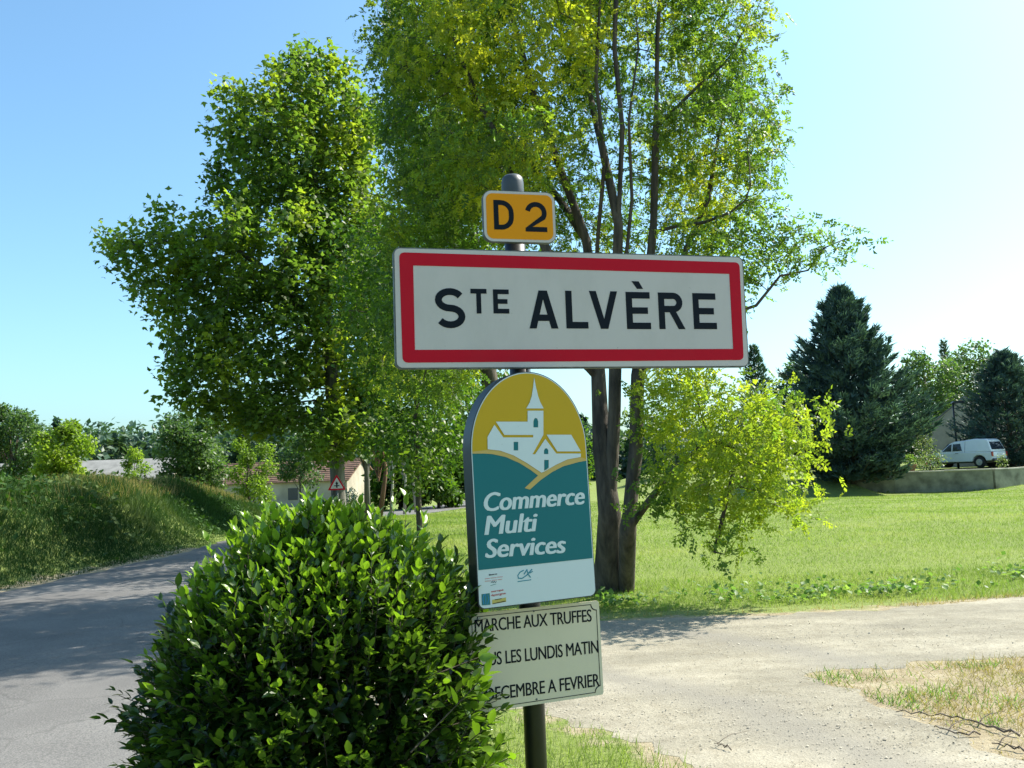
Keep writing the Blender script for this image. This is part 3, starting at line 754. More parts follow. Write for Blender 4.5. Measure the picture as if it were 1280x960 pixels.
# market plate
fm = plate_frame(-.003, -.628, 21.1, .06, .25)
mar = empty('market_sign', fm.o, 'cream plate with black capitals reading MARCHE AUX TRUFFES, lowest on the post', 'sign')
mw, mh = .2375, .1585
fm.put('panel', [rrect(-mw, -mh, mw, mh, .010)], -.003, .003, M['cream'], mar)
def notch(m, r_):
    o = []
    for cx, cy, a in ((mw-m, mh-m, 270), (-mw+m, mh-m, 360), (-mw+m, -mh+m, 90), (mw-m, -mh+m, 180)):
        pts = [(cx+r_*math.cos(R(a-90*k/8)), cy+r_*math.sin(R(a-90*k/8))) for k in range(9)]; o += pts
    return o
fm.put('border_line', [notch(.010, .020), notch(.0122, .0205)], .0003, .0005, M['sign_black'], mar)
for s_, a, b, hg in (('MARCHE AUX TRUFFES', C3(140, 463), C3(750, 404), .0415), ('TOUS LES LUNDIS MATIN', C3(122, 646), C3(786, 567), .0425), ('DE DECEMBRE A FEVRIER', C3(100, 834), C3(792, 741), .0425)):
    text_on(fm, s_, fm.hit(*a), fm.hit(*b), hg, .0003, .0005, M['sign_black'], mar, bold=.0012, spacing=.95)
for p in (C3(447, 350), C3(462, 810)):
    u, v = fm.hit(*p); fm.put('rivet', [arc(u, v, .0035, .0035, 0, 330, 11)], .0003, .0012, M['edge_dirty'], mar)
clamps(fm, (-.09, .09), .003, mar)

# ------------------------------------------------------------------ the shrub beside the post
BC = np.array([-.70, 2.95])
shr = empty('laurel_shrub', (BC[0], BC[1], 0), 'dense rounded green shrub with glossy pointed leaves, left of the sign post', 'shrub')
def brad(z, a):
    """outline radius of the clipped shrub at height z"""
    t = np.clip(z/1.40, 0, 1); r_ = .485*(1-np.clip((t-.33)/.67, 0, 1)**5.0)**.56+.0*t
    r_ = r_*(1+.05*np.sin(a*3+.5)+.04*np.sin(a*5+t*7)+.03*np.sin(a*9+t*13)); return np.where(t < .33, r_*(.97+.1*t), r_)
LP = []; LD = []; LS = []; LT = []; ST = MB()
ns = 3300
for i in range(ns):
    u = rng.uniform(); z = 1.38*(u**.75)+.02; a = rng.uniform(0, 2*math.pi)
    inner = rng.uniform() < .28
    rr = float(brad(z, a))*(rng.uniform(.45, .85) if inner else rng.uniform(.88, 1.0))
    if z > 1.24 : rr *= rng.uniform()**.5
    x, y = BC[0]+.065*float(ss(.6, 1.25, z))+rr*math.cos(a)*1.03, BC[1]+rr*math.sin(a)*.95
    out = np.array([math.cos(a), math.sin(a), 0])*(1-ss(.85, 1.4, z)*.8)+np.array([0, 0, .55+1.0*ss(.8, 1.4, z)])+rng.normal(0, .22, 3)
    out /= np.linalg.norm(out); young = rng.uniform() < .22+.55*ss(.95, 1.35, z); L = rng.uniform(.05, .10)*(1+.7*(rng.uniform() < .14)) if not inner else .09
    p0 = np.array([x, y, z])-out*.05; n = int(3+L/.022); side = np.cross(out, rnd_unit(1)[0]); side /= np.linalg.norm(side); s2 = np.cross(out, side)
    for k in range(n):
        f_ = k/(n-1); p = p0+out*(L+.05)*f_+np.array([0, 0, .01*f_*f_]); s_ = side if k % 2 else s2
        for sg in (-1, 1):
            d = s_*sg*(1-.45*f_)+out*(.35+.9*f_)+rng.normal(0, .18, 3)-np.array([0, 0, .25*(1-f_)])
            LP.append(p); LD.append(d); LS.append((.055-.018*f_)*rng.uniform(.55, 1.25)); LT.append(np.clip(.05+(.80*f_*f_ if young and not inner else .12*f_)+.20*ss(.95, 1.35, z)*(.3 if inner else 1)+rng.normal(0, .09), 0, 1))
    if not inner: ST.tube([p0-out*.05, p0+out*(L+.04)], [.0022, .0012], 3, cap=False)
for i in range(70):
    a = rng.uniform(0, 6.28); q = rng.uniform(0, 1)**.6*.40; p0 = np.array([BC[0]+.06+q*math.cos(a), BC[1]+q*math.sin(a)*.9, 1.40*(1-(q/.56)**3.2)**.55-.07]); out = np.array([.25*math.cos(a)+rng.normal(0, .15), .25*math.sin(a)+rng.normal(0, .15), 1.]); out /= np.linalg.norm(out); L = rng.uniform(.10, .19)
    s_ = np.cross(out, rnd_unit(1)[0]); s_ /= np.linalg.norm(s_); s2 = np.cross(out, s_); n = int(L/.022)
    for k in range(n):
        f_ = k/(n-1); pt = p0+out*L*f_
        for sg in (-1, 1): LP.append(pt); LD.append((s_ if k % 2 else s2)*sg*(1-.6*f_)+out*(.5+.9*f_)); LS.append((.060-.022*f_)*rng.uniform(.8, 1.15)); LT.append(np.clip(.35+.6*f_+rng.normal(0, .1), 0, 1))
    ST.tube([p0, p0+out*L], [.0025, .0012], 3, cap=False)
# drooping right flank sprays in front of the market plate
for (px, py, dy) in [(606, 845, 2.70), (596, 870, 2.7), (612, 905, 2.72), (625, 930, 2.75), (600, 935, 2.7), (618, 955, 2.75), (588, 900, 2.7), (635, 948, 2.8), (590, 850, 2.74), (598, 822, 2.73), (604, 865, 2.72)]:
    p = np.array(atd(px, py, dy)); out = np.array([.75, -.1, .35])+rng.normal(0, .2, 3); out /= np.linalg.norm(out); s_ = np.cross(out, rnd_unit(1)[0]); s_ /= np.linalg.norm(s_); s2 = np.cross(out, s_)
    for k in range(5):
        f_ = k/4; q = p-out*.12*(1-f_)
        for sg in (-1, 1):
            LP.append(q); LD.append((s_ if k % 2 else s2)*sg*(1-.4*f_)+out*(.4+.7*f_)); LS.append(.06*rng.uniform(.75, 1.1)); LT.append(np.clip(.35+.4*f_+rng.normal(0, .15), 0, 1))
    ST.tube([p-out*.3, p], [.003, .0015], 3, cap=False)
ST.build('twigs', M['bark'], shr)
for k in range(9):
    a = k*.7; MB().tube([(BC[0]+.05*math.cos(a), BC[1]+.05*math.sin(a), -.05), (BC[0]+.2*math.cos(a), BC[1]+.2*math.sin(a), .5), (BC[0]+.42*math.cos(a), BC[1]+.42*math.sin(a), 1.0)], [.020, .012, .004], 7).build('stem', M['bark'], shr, True)
LP = np.array(LP); LD = np.array(LD); LS = np.array(LS); LT = np.array(LT)
LT = np.where(rng.uniform(0, 1, len(LT)) < .012, 1.8, LT); Xl, Yl, Zl = frames(LD, roll=rng.normal(0, .5, len(LP)))
# the leaves that show largest: nearest the camera and on the outside
dist = np.linalg.norm(LP-np.array([0, 0, CAM_H]), axis=1)
outw = np.hypot(LP[:, 0]-BC[0], LP[:, 1]-BC[1])
score = dist - .25*np.minimum(outw, .75)-.15*LT-2*LS - .25*(LP[:, 2]-.9); score[(LP[:, 2] < .62)] += 9
big = np.argsort(score)[:300]; rest = np.setdiff1d(np.arange(len(LP)), big)
leafmesh = []
for k in range(6):
    me = bpy.data.meshes.new('leaf'); Tm = SHRUB*np.array([1+.08*(k % 3-1), 1, 1+.4*(k % 2)]); me.from_pydata([tuple(v) for v in Tm], [], SHRUBF.tolist()); me.materials.append(M['shrub'])
    a_ = me.attributes.new('tint', 'FLOAT', 'POINT'); a_.data.foreach_set('value', np.full(len(Tm), .05+k*.18, np.float32)); leafmesh.append(me)
pinv = Matrix.Translation((-BC[0], -BC[1], 0))
for i in big:
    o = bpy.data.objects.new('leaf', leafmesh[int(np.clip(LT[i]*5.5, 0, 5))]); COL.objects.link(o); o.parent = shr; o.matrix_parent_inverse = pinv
    s_ = LS[i]; m = Matrix.Identity(4)
    for c in range(3): m[c][0] = Xl[i][c]*s_; m[c][1] = Yl[i][c]*s_; m[c][2] = Zl[i][c]*s_; m[c][3] = LP[i][c]
    o.matrix_basis = m
hid = (LP[:, 1] > BC[1]+.12) & (LP[:, 2] < 1.15); rest_h = rest[hid[rest]]; rest = rest[~hid[rest]]
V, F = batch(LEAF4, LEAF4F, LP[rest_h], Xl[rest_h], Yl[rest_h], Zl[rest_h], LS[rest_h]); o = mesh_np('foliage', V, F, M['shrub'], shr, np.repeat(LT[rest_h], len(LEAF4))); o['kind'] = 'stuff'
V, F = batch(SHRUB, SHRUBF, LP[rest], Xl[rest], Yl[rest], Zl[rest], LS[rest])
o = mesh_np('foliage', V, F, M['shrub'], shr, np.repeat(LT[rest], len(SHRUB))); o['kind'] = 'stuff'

# ------------------------------------------------------------------ big trees
def ctr(px, py, y): return np.array(atd(px, py, y))
def blob(px, py, y, rpx, rpy, ry, n, shell=.35):
    s_ = y/FPX; return ell(ctr(px, py, y), (rpx*s_, ry, rpy*s_), n, shell)
def tree(name, base, label, seeds, A, leaf, mat, bark, baser, tip=.006, D=.3, dk=.5, di=2.5, per=5, lsize=.12, T=LEAF2, TF=LEAF2F, spread=.25, rl=.02, group=None, droop=.2, up=.05, cat='tree', ysel=None, jit=.12, iters=80, flat=.5, cap_r=None, yellow=()):
    root = empty(name, base, label, cat, group)
    P, par = grow(seeds, A, D, di, dk, iters, up, jit); r, nch = radii(P, par, tip, baser)
    if cap_r is not None:
        r[:grow.ns] = np.maximum(r[:grow.ns], np.interp(P[:grow.ns, 2], [0, 1.5, 4, 7, 12], [.09, .032, .026, .018, .008])*np.interp(grow.t, [0, .45, 1], [1, .9, .25])); r = np.minimum(r, np.interp(P[:, 2]-base[2], cap_r[0], cap_r[1]))
    skeleton('trunk', P, par, r, nch, bark, root)
    tw = np.where(r < rl)[0]; d = twigdirs(P, par, tw)
    idx = np.repeat(np.arange(len(tw)), per); pos = P[tw][idx]+rng.normal(0, spread, (len(idx), 3))
    dd = d[idx]*.5+rnd_unit(len(idx))*.9-np.array([0, 0, droop])
    cl = rng.uniform(0, 1, len(tw))[idx]; tint = np.clip(.55*cl+.45*rng.uniform(0, 1, len(idx)), 0, 1)
    for c_, rr_, am in yellow: tint = np.maximum(tint, (1+am*rng.uniform(.2, 1.1, len(tint)))*(np.linalg.norm(pos-c_, axis=1)+rng.normal(0, .18, len(tint)) < rr_))  # sunlight put into the tint: leaves near these centres are coloured yellow
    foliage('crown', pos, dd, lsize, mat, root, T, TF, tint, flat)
    return root, P, r
# robinia: several stems from one foot
rb = at(762, 742); rbx, rby = rb.x, rb.y
def rp(px, py, y): return tuple(atd(px, py, y))
def tostem(l): return [rp(*q) for q in l]
rseeds = [[(rbx, rby+.25, -.1)]+tostem([(762, 640, 11.0), (752, 560, 11.1), (748, 470, 11.2), (742, 380, 11.3), (733, 300, 11.4), (700, 210, 11.5), (668, 120, 11.7), (640, 20, 11.9), (625, -120, 12)]),
          tostem([(762, 640, 11.0), (768, 520, 11.0), (770, 400, 10.9), (773, 280, 10.7), (778, 160, 10.6), (768, 60, 10.6), (772, -60, 10.7), (760, -170, 11)]),
          [(rbx+.22, rby+.15, -.1)]+tostem([(785, 660, 10.7), (795, 560, 10.8), (797, 470, 10.9), (808, 380, 11), (817, 280, 11), (820, 160, 11), (822, 40, 11), (830, -90, 11)]),
          tostem([(748, 470, 11.2), (715, 440, 11), (690, 330, 10.8), (650, 230, 11), (600, 130, 11.4), (560, 30, 11.6)]),
          tostem([(733, 300, 11.4), (700, 250, 12.4), (640, 180, 13.0), (570, 120, 13.4), (520, 40, 13.6)]),
          tostem([(797, 470, 10.9), (830, 440, 10.7), (865, 432, 10.6), (905, 395, 10.5), (945, 382, 10.5), (975, 345, 10.4), (1010, 338, 10.4), (1030, 310, 10.3), (1058, 298, 10.3)]),
          tostem([(817, 290, 11), (845, 283, 10.8), (880, 278, 10.7), (912, 266, 10.5), (932, 250, 10.4), (938, 232, 10.3)]),
          tostem([(820, 160, 11), (870, 110, 11), (905, 80, 11)]),
          tostem([(770, 400, 10.9), (782, 330, 10.8), (790, 250, 10.7), (786, 150, 10.6), (798, 60, 10.6), (790, -60, 10.7)]),
          tostem([(742, 380, 11.3), (748, 290, 11.0), (756, 200, 10.7), (745, 100, 10.6), (752, -40, 10.6)]),
          tostem([(773, 280, 10.7), (752, 180, 11.0), (728, 80, 12.1), (715, -40, 12.2)]),
          tostem([(808, 380, 11), (850, 330, 11.3), (885, 250, 11.5), (900, 160, 11.7)]),
          tostem([(748, 470, 11.2), (700, 420, 11.6), (650, 400, 12), (600, 380, 12.3), (550, 400, 12.6)]),
          tostem([(785, 660, 10.7), (840, 590, 10.4), (890, 550, 10.1), (925, 560, 9.9), (912, 610, 9.8), (893, 690, 9.75)])]
RA = np.vstack([blob(560, 150, 13.0, 95, 150, 2.2, 560), blob(505, 60, 13.4, 45, 90, 1.4, 200), blob(660, 60, 11.8, 110, 110, 2.4, 420), blob(620, 230, 11.6, 110, 70, 2.0, 260), blob(790, 30, 13.0, 120, 150, 1.2, 210),
                blob(900, 60, 11.6, 45, 110, 1.4, 150), blob(880, 200, 11.6, 90, 100, 1.8, 190), blob(940, 160, 11.2, 42, 60, .8, 70), blob(880, 330, 11.0, 80, 45, 1.2, 110), blob(1000, 310, 10.4, 62, 42, .5, 60),
                blob(600, -100, 12.5, 150, 90, 2.4, 260), blob(800, -100, 12.5, 140, 90, 2.4, 240), blob(770, 240, 13.2, 100, 160, .7, 90),
                blob(535, 420, 13.2, 75, 110, 1.6, 260, .2), blob(530, 300, 12.6, 60, 80, 1.3, 160, .2),
                blob(850, 500, 10.3, 62, 45, .9, 180, .1), blob(935, 545, 9.9, 88, 58, 1.0, 300, .3), blob(880, 600, 9.8, 84, 50, .8, 150, .3), blob(840, 620, 9.9, 36, 34, .4, 40), blob(900, 670, 9.7, 30, 42, .4, 90, .1), blob(970, 615, 9.9, 46, 42, .5, 110, .1), blob(985, 540, 9.8, 36, 26, .5, 70, .1)])
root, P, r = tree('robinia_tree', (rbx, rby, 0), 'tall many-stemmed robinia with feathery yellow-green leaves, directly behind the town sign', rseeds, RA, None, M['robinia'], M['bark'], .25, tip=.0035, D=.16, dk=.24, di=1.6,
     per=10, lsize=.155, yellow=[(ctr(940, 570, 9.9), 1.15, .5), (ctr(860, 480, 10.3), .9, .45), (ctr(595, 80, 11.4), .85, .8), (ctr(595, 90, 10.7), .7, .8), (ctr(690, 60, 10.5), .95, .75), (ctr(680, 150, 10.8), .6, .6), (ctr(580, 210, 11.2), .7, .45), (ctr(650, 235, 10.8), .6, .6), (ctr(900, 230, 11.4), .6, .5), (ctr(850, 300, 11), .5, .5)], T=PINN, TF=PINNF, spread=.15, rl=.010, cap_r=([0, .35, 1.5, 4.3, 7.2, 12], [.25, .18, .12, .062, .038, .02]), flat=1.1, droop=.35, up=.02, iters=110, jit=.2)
print('robinia nodes', len(P), (r < .009).sum())
# maple on the left
mx_ = atd(424, 600, 32)
mseeds = [[(mx_.x, 32, H(mx_.x, 32)-.1)]+tostem([(420, 560, 32), (412, 440, 32), (405, 320, 32), (392, 200, 32), (385, 110, 32)]), tostem([(412, 440, 32), (350, 350, 31.5), (280, 300, 31)]), tostem([(405, 320, 32), (440, 230, 32.5), (450, 150, 33)])]
MA = np.vstack([blob(370, 190, 32, 95, 110, 3.4, 420), blob(300, 140, 31.5, 40, 40, 1.2, 60), blob(340, 330, 31.5, 125, 90, 4, 480), blob(200, 330, 31, 70, 55, 2, 170), blob(200, 265, 31, 18, 30, .6, 24), blob(140, 300, 31, 24, 18, .8, 24),
                blob(300, 460, 31, 90, 75, 3.4, 320), blob(240, 490, 31, 32, 25, 1, 40), blob(410, 430, 32, 75, 95, 3.5, 300), blob(440, 300, 33, 60, 120, 3, 300), blob(400, 90, 32, 50, 40, 1.6, 90), blob(375, 68, 32, 14, 14, .5, 16), blob(430, 540, 31, 60, 34, 2.4, 160), blob(330, 520, 31, 70, 30, 2.4, 130), blob(445, 170, 32.5, 42, 70, 2, 130), blob(300, 210, 31.5, 50, 60, 2, 90), blob(470, 400, 32.5, 50, 150, 3, 260), blob(250, 400, 31, 70, 60, 2.4, 130)])
root, P, r = tree('maple_tree', (mx_.x, 32, 0), 'large broad maple with dark green leaves and a low spreading crown, left of the signs', mseeds, MA, None, M['maple'], M['bark_maple'], .26, tip=.008, D=.33, dk=.46, di=3.0,
     per=21, lsize=.22, T=MAPLE, TF=MAPLEF, spread=.24, rl=.022, droop=.3, iters=90)
print('maple nodes', len(P), (r < .022).sum())
# lime further back between the maple and the signs
lb = (-2.3, 21.0)
lseeds = [[(lb[0], lb[1], float(H(*lb))-.1)]+tostem([(520, 540, 21), (522, 430, 21), (520, 330, 21)])]
LA = np.vstack([blob(468, 380, 21, 46, 125, 3.2, 330), blob(540, 565, 20.5, 50, 42, 2.4, 190), blob(495, 555, 21, 36, 36, 1.6, 90), blob(520, 400, 21.5, 66, 140, 3.2, 420), blob(560, 540, 20, 45, 55, 1.5, 130, .2), blob(485, 540, 21, 38, 45, 1.5, 80), blob(500, 350, 21, 40, 60, 1.6, 90), blob(585, 470, 21, 50, 90, 1.6, 110)])
tree('lime_tree', (lb[0], lb[1], 0), 'dark leafy lime tree with low hanging boughs, seen left of the ochre sign', lseeds, LA, None, M['lime'], M['bark'], .07, tip=.005, D=.25, dk=.42, di=2.2, per=22, lsize=.13, spread=.22, rl=.017, droop=.4)

lb2 = atd(615, 600, 23.5)
l2 = [[(lb2.x, 23.5, float(H(lb2.x, 23.5))-.1)]+tostem([(612, 520, 23.5), (600, 380, 23.5), (590, 230, 23.5)])]
LA2 = np.vstack([blob(590, 300, 23.5, 105, 170, 3.4, 520), blob(560, 470, 23, 80, 80, 2.4, 200)])
tree('lime_tree', (lb2.x, 23.5, 0), 'second dark lime tree, directly behind the ochre sign and the robinia', l2, LA2, None, M['lime'], M['bark'], .15, tip=.006, D=.3, dk=.5, di=2.4, per=20, lsize=.15, spread=.28, rl=.018, droop=.4)

ab = atd(625, 600, 17.2)
a2 = [[(ab.x, 17.2, float(H(ab.x, 17.2))-.1)]+tostem([(622, 520, 17.2), (600, 400, 17.2), (560, 250, 17.3), (556, 120, 17.3)])]
AA = np.vstack([blob(545, 130, 17.6, 88, 210, 2.8, 620), blob(555, 380, 17.2, 78, 110, 1.9, 260), blob(600, -60, 17.5, 100, 90, 2.4, 200)])
tree('ash_tree', (ab.x, 17.2, 0), 'dark ash tree standing behind the robinia, its stem hidden by the ochre sign', a2, AA, None, M['lime'], M['bark'], .14, tip=.005, D=.25, dk=.4, di=2.2, per=24, lsize=.11, spread=.22, rl=.014, droop=.4)

# generic background tree: trunk, limbs and a clumped crown
def bgtree(name, px, ytop, ybase_px, y, wpx, label, mat, bark, n=3500, lsz=.16, nb=11, group=None, trunk_w=.12, low=.25, seedv=0, zb=None):
    s_ = y/FPX; b = atd(px, ybase_px, y); zb = float(H(b.x, y)) if zb is None else zb; t = atd(px, ytop, y); h = t.z-zb; wd = wpx*s_/2
    root = empty(name, (b.x, y, zb), label, 'tree', group); mb = MB()
    mb.tube([(b.x, y, zb-.1), (b.x+.03*h*rng.normal(), y, zb+h*.4), (b.x+.03*h*rng.normal(), y, zb+h*.8)], [trunk_w, trunk_w*.7, trunk_w*.2], 8)
    cs = []
    for k in range(nb):
        f_ = (k+.5)/nb; zz = zb+h*(low+(1-low)*(.08+.84*f_)); env = math.sin(math.pi*min(1, .12+.80*(1-f_)+.0))**.6 if f_ > .5 else .75+.25*math.sin(math.pi*f_)
        a = k*2.4+rng.uniform(0, 1); rr = wd*env*rng.uniform(.4, .75); c = np.array([b.x+rr*math.cos(a), y+rr*math.sin(a), zz]); cr = wd*rng.uniform(.3, .48)*(.6+.4*env)
        cs.append((c, cr)); mb.tube([(b.x, y, zb+h*(low*.6+.5*f_*(1-low))), tuple(c)], [trunk_w*.45, trunk_w*.08], 5, cap=False)
    mb.build('trunk', bark, root, True)
    per = int(n*1.9)//nb; P = []; tn = []
    for c, cr in cs:
        v = rnd_unit(per)*(rng.uniform(.15, 1, (per, 1))**.45); v[:, 2] *= .85; P.append(c+v*cr*1.12*(1+.25*rng.normal(0, 1, (per, 1))*.5)); tn.append(np.clip(rng.uniform(0, .5)+.5*rng.uniform(0, 1, per), 0, 1))
    P = np.vstack(P); P[:, 2] = np.maximum(P[:, 2], zb+.05); foliage('crown', P, rnd_unit(len(P))-np.array([0, 0, .3]), lsz*1.15, mat, root, tint=np.concatenate(tn))
    return root
# left background
G1 = 'trees beyond the bank'
bgtree('field_tree', 18, 503, 600, 46, 90, 'grey-green tree at the left picture edge behind the bank', M['field_tree'], M['bark'], 5000, .16, 13, G1)
bgtree('field_tree', 75, 522, 600, 42, 72, 'bright yellow-green bushy tree standing beside the grey-green tree above the bank', M['bright_tree'], M['bark'], 5000, .15, 12, G1, low=.1)
bgtree('field_tree', 240, 518, 605, 44, 96, 'round mid green tree in front of the grey shed roof above the bank', M['field_tree'], M['bark'], 6500, .15, 15, G1, low=.12)
bgtree('field_tree', 168, 555, 595, 47, 40, 'small pale green bush poking up before the grey shed roof', M['bright_tree'], M['bark'], 2000, .12, 12, G1, low=.02, trunk_w=.05)
bgtree('field_tree', 316, 545, 612, 50, 64, 'small yellow-green tree in front of the tiled roof of the cream house', M['bright_tree'], M['bark'], 2600, .14, 10, G1, low=.15, trunk_w=.06)
bgtree('field_tree', 376, 535, 628, 46, 76, 'thin young green tree before the long wall of the cream house', M['field_tree'], M['bark_maple'], 1800, .15, 9, G1, low=.35, trunk_w=.06)
G2 = 'young trees in a row along the road'
for k, (px, yt, y, wp, mt, bk, tw, lb_) in enumerate([(459, 470, 33, 62, 'lime', 'bark_maple', .13, 'grey-trunked young tree right of the warning sign, thickest of the row'), (474, 500, 38, 44, 'lime', 'bark_red', .12, 'young tree with a reddish brown trunk in the row by the road'),
        (488, 505, 41, 48, 'field_tree', 'bark_pale', .07, 'slim pale-trunked tree just right of the reddish brown trunk'), (505, 505, 44, 46, 'lime', 'bark_pale', .07, 'slim pale-trunked tree in the middle of the row'), (520, 510, 47, 44, 'field_tree', 'bark_pale', .08, 'slim pale-trunked tree, the rightmost and farthest of the row')]):
    bgtree('young_tree', px, yt, 640, y, wp, lb_, M[mt], M[bk], 2600, .13, 10, G2, trunk_w=tw, low=.5)
# far wood
P = []; Tn = []; mb = MB()
for k in range(230):
    y = rng.uniform(128, 185); x = rng.uniform(-125, 5) if k < 150 else rng.uniform(0, 150); zb = float(H(x, y)); hh = rng.uniform(7.5, 10)*(1.15 if -60 < x < -28 else 1); wd = rng.uniform(3, 5)
    con = rng.uniform() < .22
    n = 440
    v = rnd_unit(n)*(rng.uniform(.3, 1, (n, 1))**.4)
    if con:
        tt = rng.uniform(0, 1, n)**1.5; a = rng.uniform(0, 6.28, n); rr = (1-tt)*wd*.7*rng.uniform(.6, 1, n); p = np.stack([x+rr*np.cos(a), y+rr*np.sin(a), zb+tt*hh*1.15+.3], 1)
    else: p = np.array([x, y, zb+hh*.52])+v*np.array([wd, wd, hh*.5])*(1+.16*np.sin(v[:, :1]*7+k)+.1*np.sin(v[:, 2:]*9))
    P.append(p); Tn.append(np.full(n, rng.uniform(0, .35) if con else rng.uniform(.2, 1))); mb.tube([(x, y, zb-.2), (x, y, zb+hh*.6)], [.25, .1], 5)
P = np.vstack(P)
o = foliage('far_wood', P, rnd_unit(len(P))-np.array([0, 0, .3]), 1.2, M['far_tree'], None, tint=np.concatenate(Tn)); tag(o, 'dark distant wood along the horizon beyond the roofs', 'wood', None, 'stuff')
tk = mb.build('wood_trunks', M['bark'], o, world=False); tk['kind'] = 'stuff'

# conifers
def conifer(px, ytop, ybase, y, wpx, label, n_br=260, lean=0, group='dark conifers behind the meadow wall', mat='conifer', name='conifer_tree', zb=None, sp=34, ssz=.34):
    s_ = y/FPX; b = atd(px, ybase, y); zb = float(H(b.x, y)) if zb is None else zb; h = atd(px, ytop, y).z-zb; R0 = wpx*s_/2
    root = empty(name, (b.x, y, zb), label, 'tree', group); mb = MB(); mb.tube([(b.x, y, zb-.2), (b.x, y, zb+h*.5), (b.x, y, zb+h*.97)], [.2, .13, .02], 8)
    P = []; D_ = []; Tn = []; SZ = []
    for k in range(n_br):
        f_ = (k/n_br)**1.25 if False else k/n_br; f_ = f_**1.15; z = zb+.25+f_*(h-.4); a = k*2.399+rng.normal(0, .2)
        L = R0*((1-f_)**.86)*(.42+.58*min(1, (f_+.02)/.22))*rng.choice([.62, .8, .95, 1.0, 1.12])*rng.uniform(.92, 1.08)+.15; rise = .10+.55*f_
        d = np.array([math.cos(a), math.sin(a), rise]); p0 = np.array([b.x, y, z-.15*L]); 
        mb.tube([p0, p0+d*L*.6, p0+d*L*.95+np.array([0, 0, .1*L])], [.03, .02, .006], 4, cap=False)
        n = int(sp*(.35+.65*L/R0)); t = rng.uniform(.25, 1, n)**.8; sd = np.array([-math.sin(a), math.cos(a), 0]); w_ = (1-t)*.55*L+.12
        off = rng.uniform(-1, 1, n)*w_
        p = p0+d*(t*L)[:, None]+sd*off[:, None]+np.array([0, 0, 1])*((.12*L*t*t)+rng.normal(0, .10, n)-.12*np.abs(off))[:, None]
        P.append(p); D_.append(d*1.0+sd*(np.sign(off)*.55)[:, None]+np.array([0, 0, .5])+rng.normal(0, .25, (n, 3))); Tn.append(np.clip(rng.uniform(-.2, .45)+.75*t*rng.uniform(.4, 1, n), 0, 1)); SZ.append(np.full(n, ssz)*rng.uniform(.7, 1.3, n))
    mb.build('trunk', M['bark'], root, True); foliage('crown', np.vstack(P), np.vstack(D_), np.concatenate(SZ), M[mat], root, NEED, NEEDF, np.concatenate(Tn), .7)
    return root
conifer(1066, 362, 588, 54, 225, 'large dark blue-green conifer standing between the meadow and the parked pickup', 330, sp=90, ssz=.52, zb=.0)
conifer(1266, 440, 585, 61, 165, 'wide dark conifer at the right picture edge behind the parked pickup', 300, sp=50, ssz=.42)
conifer(952, 432, 590, 84, 80, 'smaller conifer far back, just right of the town sign', 220, sp=26, ssz=.45, mat='far_tree', group='far conifers')
conifer(1193, 424, 585, 90, 40, 'tall distant conifer tip rising above the pale trees', 160, sp=16, ssz=.45, mat='far_tree', group='far conifers')
G3 = 'trees behind the garden'
for a in [(500, 545, 612, 58, 80, 'low dense tree beyond the row of slim trunks, left of the ochre sign', 'lime', 4200), (548, 535, 612, 56, 90, 'dense dark tree directly left of the ochre sign, beyond the road', 'lime', 4600), (585, 550, 612, 60, 70, 'low dense tree at the left edge of the ochre sign, beyond the road', 'field_tree', 3600), (1165, 438, 590, 76, 95, 'pale olive tree rising just right of the large conifer', 'field_tree', 4200), (1225, 430, 590, 80, 110, 'pale green tree with airy top left of the wide right-hand conifer', 'field_tree', 4600),
          (1275, 446, 590, 84, 80, 'pale tree top showing above the wide right-hand conifer', 'field_tree', 3000), (1003, 448, 592, 80, 60, 'pale airy tree between the far conifer and the large conifer', 'field_tree', 2400),
          (900, 545, 600, 88, 70, 'low far tree seen under the yellow robinia boughs', 'lime', 2200), (700, 520, 600, 90, 110, 'rounded far tree behind the ochre sign', 'lime', 2600), (620, 530, 605, 84, 100, 'rounded far tree behind the left side of the ochre sign', 'field_tree', 2600), (835, 540, 600, 92, 70, 'far tree showing between the robinia stems and bough', 'far_tree', 2000)]:
    bgtree('garden_tree', a[0], a[1], a[2], a[3], a[4], a[5], M[a[6]], M['bark'], a[7], .26, 13, G3, low=.12 if a[0] > 590 else .02)
# garden shrubs on the terrace
def shrub(name, px, ytop, y, wpx, label, mat, n=700, lsz=.10, cat='shrub', flowers=0):
    s_ = y/FPX; b = atd(px, 585, y); zb = float(H(b.x, y)); h = max(.3, atd(px, ytop, y).z-zb); wd = wpx*s_/2
    root = empty(name, (b.x, y, zb), label, cat); mb = MB()
    for k in range(6): a = k*1.05; mb.tube([(b.x, y, zb-.03), (b.x+wd*.6*math.cos(a), y+wd*.6*math.sin(a), zb+h*.75)], [.02, .006], 4, cap=False)
    mb.build('stems', M['bark'], root)
    v = rnd_unit(n)*(rng.uniform(.2, 1, (n, 1))**.45); p = np.array([b.x, y, zb+h*.5])+v*np.array([wd, wd, h*.5])*(1+.2*np.sin(v[:, :1]*8)+.15*np.sin(v[:, 2:]*11)); foliage('foliage', p, rnd_unit(n), lsz, M[mat], root)
    if flowers:
        q = p[rng.choice(n, flowers)]; foliage('flowers', q+rnd_unit(flowers)*.04, rnd_unit(flowers), .09, M['petal'], root)
    return root
shrub('rose_bush', 1163, 562, 56, 40, 'low flowering bush on the terrace in front of the pickup bonnet', 'rose', 900, .11, flowers=40)
shrub('garden_shrub', 1158, 530, 60, 26, 'tall pale-leaved shrub left of the pickup on the terrace', 'rose', 1400, .13)
shrub('garden_shrub', 1254, 568, 55, 14, 'small pale shrub behind the rear bumper of the pickup', 'rose', 260, .1)
shrub('round_shrub', 437, 610, 60, 22, 'dark round shrub against the gable of the cream house', 'conifer', 900, .12)

